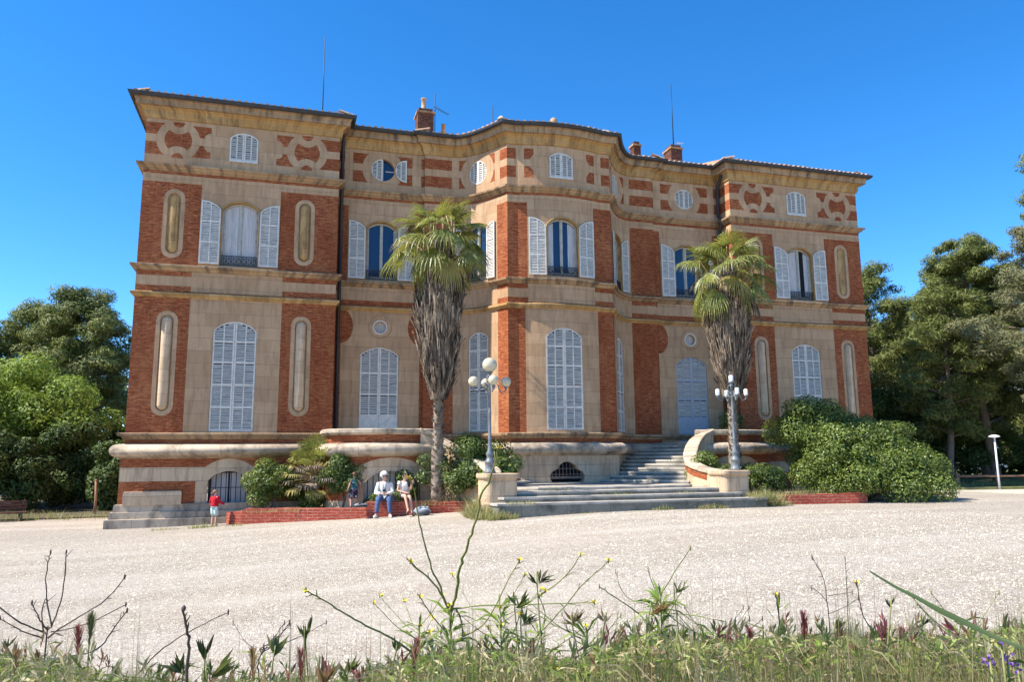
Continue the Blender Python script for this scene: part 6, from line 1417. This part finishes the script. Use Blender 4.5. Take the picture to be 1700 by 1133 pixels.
# small seed heads in the mass
n = 700; px = RN.uniform(-60, 1760, n); d = RN.uniform(1.0, 1.9, n); ty = np.interp(px, [-100, 0, 100, 200, 320, 450, 560, 640, 740, 850, 960, 1060, 1120, 1200, 1320, 1450, 1600, 1700, 1800], HF)+np.abs(RN.normal(0, 38, n))-np.abs(RN.normal(0, 12, n))
C_ = np.array(CAMP)+(np.array(fw)+np.array(rt)*((px-850)/FPX)[:, None]-np.array(up)*((ty-566.5)/FPX)[:, None])*d[:, None]; Q = []; mi_ = []
for c, k_ in zip(C_, RN.choice(4, n, p=[.35, .3, .2, .15])):
    a_ = np.array([RN.normal(0, .45), RN.normal(0, .3), 1]); a_ /= np.linalg.norm(a_)
    for j in range(7):
        v_ = a_+RN.normal(0, .28, 3); v_ /= np.linalg.norm(v_); l = RN.uniform(.010, .022); s_ = np.cross(v_, np.array(fw))*l*.10; p = c+a_*j*.003; Q += [p, p+v_*l*.5+s_, p+v_*l, p+v_*l*.5-s_]; mi_.append(k_)
o = rawquads('bank_grass', np.array(Q), [huskg, straw, huskb, huskp], None, mi_); o['kind'] = 'stuff'
# tufts at the foot of walls and steps
def tufts(name, spots, mats, wts, w_=.006):
    B = []; Tp = []
    for x, y, z, rx, ry, h, k in spots:
        a = RN.uniform(-1, 1, k)*rx; b = RN.uniform(-1, 1, k)*ry; hh_ = h*RN.uniform(.35, 1.1, k)*(1-.4*np.abs(a/max(rx, .01))); base = np.stack([x+a, y+b, np.full(k, z-.03)], 1); top = base+np.stack([RN.normal(0, h*.35, k), RN.normal(0, h*.3, k), hh_], 1); B.append(base); Tp.append(top)
    B = np.concatenate(B); Tp = np.concatenate(Tp); n = len(B); a = RN.uniform(0, PI, n); s_ = np.stack([np.cos(a), np.sin(a), np.zeros(n)], 1)*w_; mid = B*.5+Tp*.5; mid[:, 2] += .1*(Tp[:, 2]-B[:, 2])
    V = np.stack([B-s_, B+s_, mid+s_*.8, mid-s_*.8, mid-s_*.8, mid+s_*.8, Tp+s_*.1, Tp-s_*.1], 1).reshape(-1, 3); o = rawquads(name, V, mats, None, np.repeat(RN.choice(len(mats), n, p=wts), 2)); o['kind'] = 'stuff'
sp = [(5.35, -5.7, .62, .4, .45, .7, 1100), (5.3, -6.3, .6, .35, .4, .5, 700), (5.6, -6.95, .62, .4, .12, .34, 400), (6.2, -6.8, 1.02, .4, .12, .16, 120), (3.9, -3.95, .48, .5, .12, .12, 160), (2.1, -3.2, .38, .5, .08, .1, 90), (-1.3, -1.9, .26, .35, .12, .16, 160), (-2.3, -1.75, .24, .4, .12, .2, 200), (-3.3, -1.6, .22, .5, .1, .1, 120), (5.0, -3.2, .85, .9, .15, .32, 500), (3.6, -2.6, .75, .9, .15, .28, 350),
      (13.9, -6.6, .95, .45, .25, .42, 600), (14.4, -6.5, .74, .5, .2, .34, 400), (10.4, -6.88, .75, .35, .05, .2, 130), (12.0, -6.88, .75, .5, .05, .22, 200), (9.4, -6.1, 1.16, .5, .08, .14, 120), (7.6, -5.7, 1.3, .5, .1, .16, 130), (11.6, -6.1, 1.16, .4, .06, .14, 90), (8.3, -6.88, .7, .6, .04, .12, 90), (15.6, -5.9, .95, 1.2, .3, .34, 700), (17.2, -6.2, .95, .6, .2, .26, 250), (12.7, -5.3, 1.15, .25, .1, .3, 130), (.4, -2.15, .7, 1.5, .1, .14, 260),
      (31, 1.6, .84, 5, 1.6, .30, 1500), (38, 1.0, .84, 6, 2, .35, 1800), (-8, 5.0, .2, 3, .8, .35, 500), (-13, 6.2, .2, 5, 1.2, .45, 900)]
tufts('wall_foot_weeds', sp, [gg, straw, LM['dry']], [.42, .38, .2])
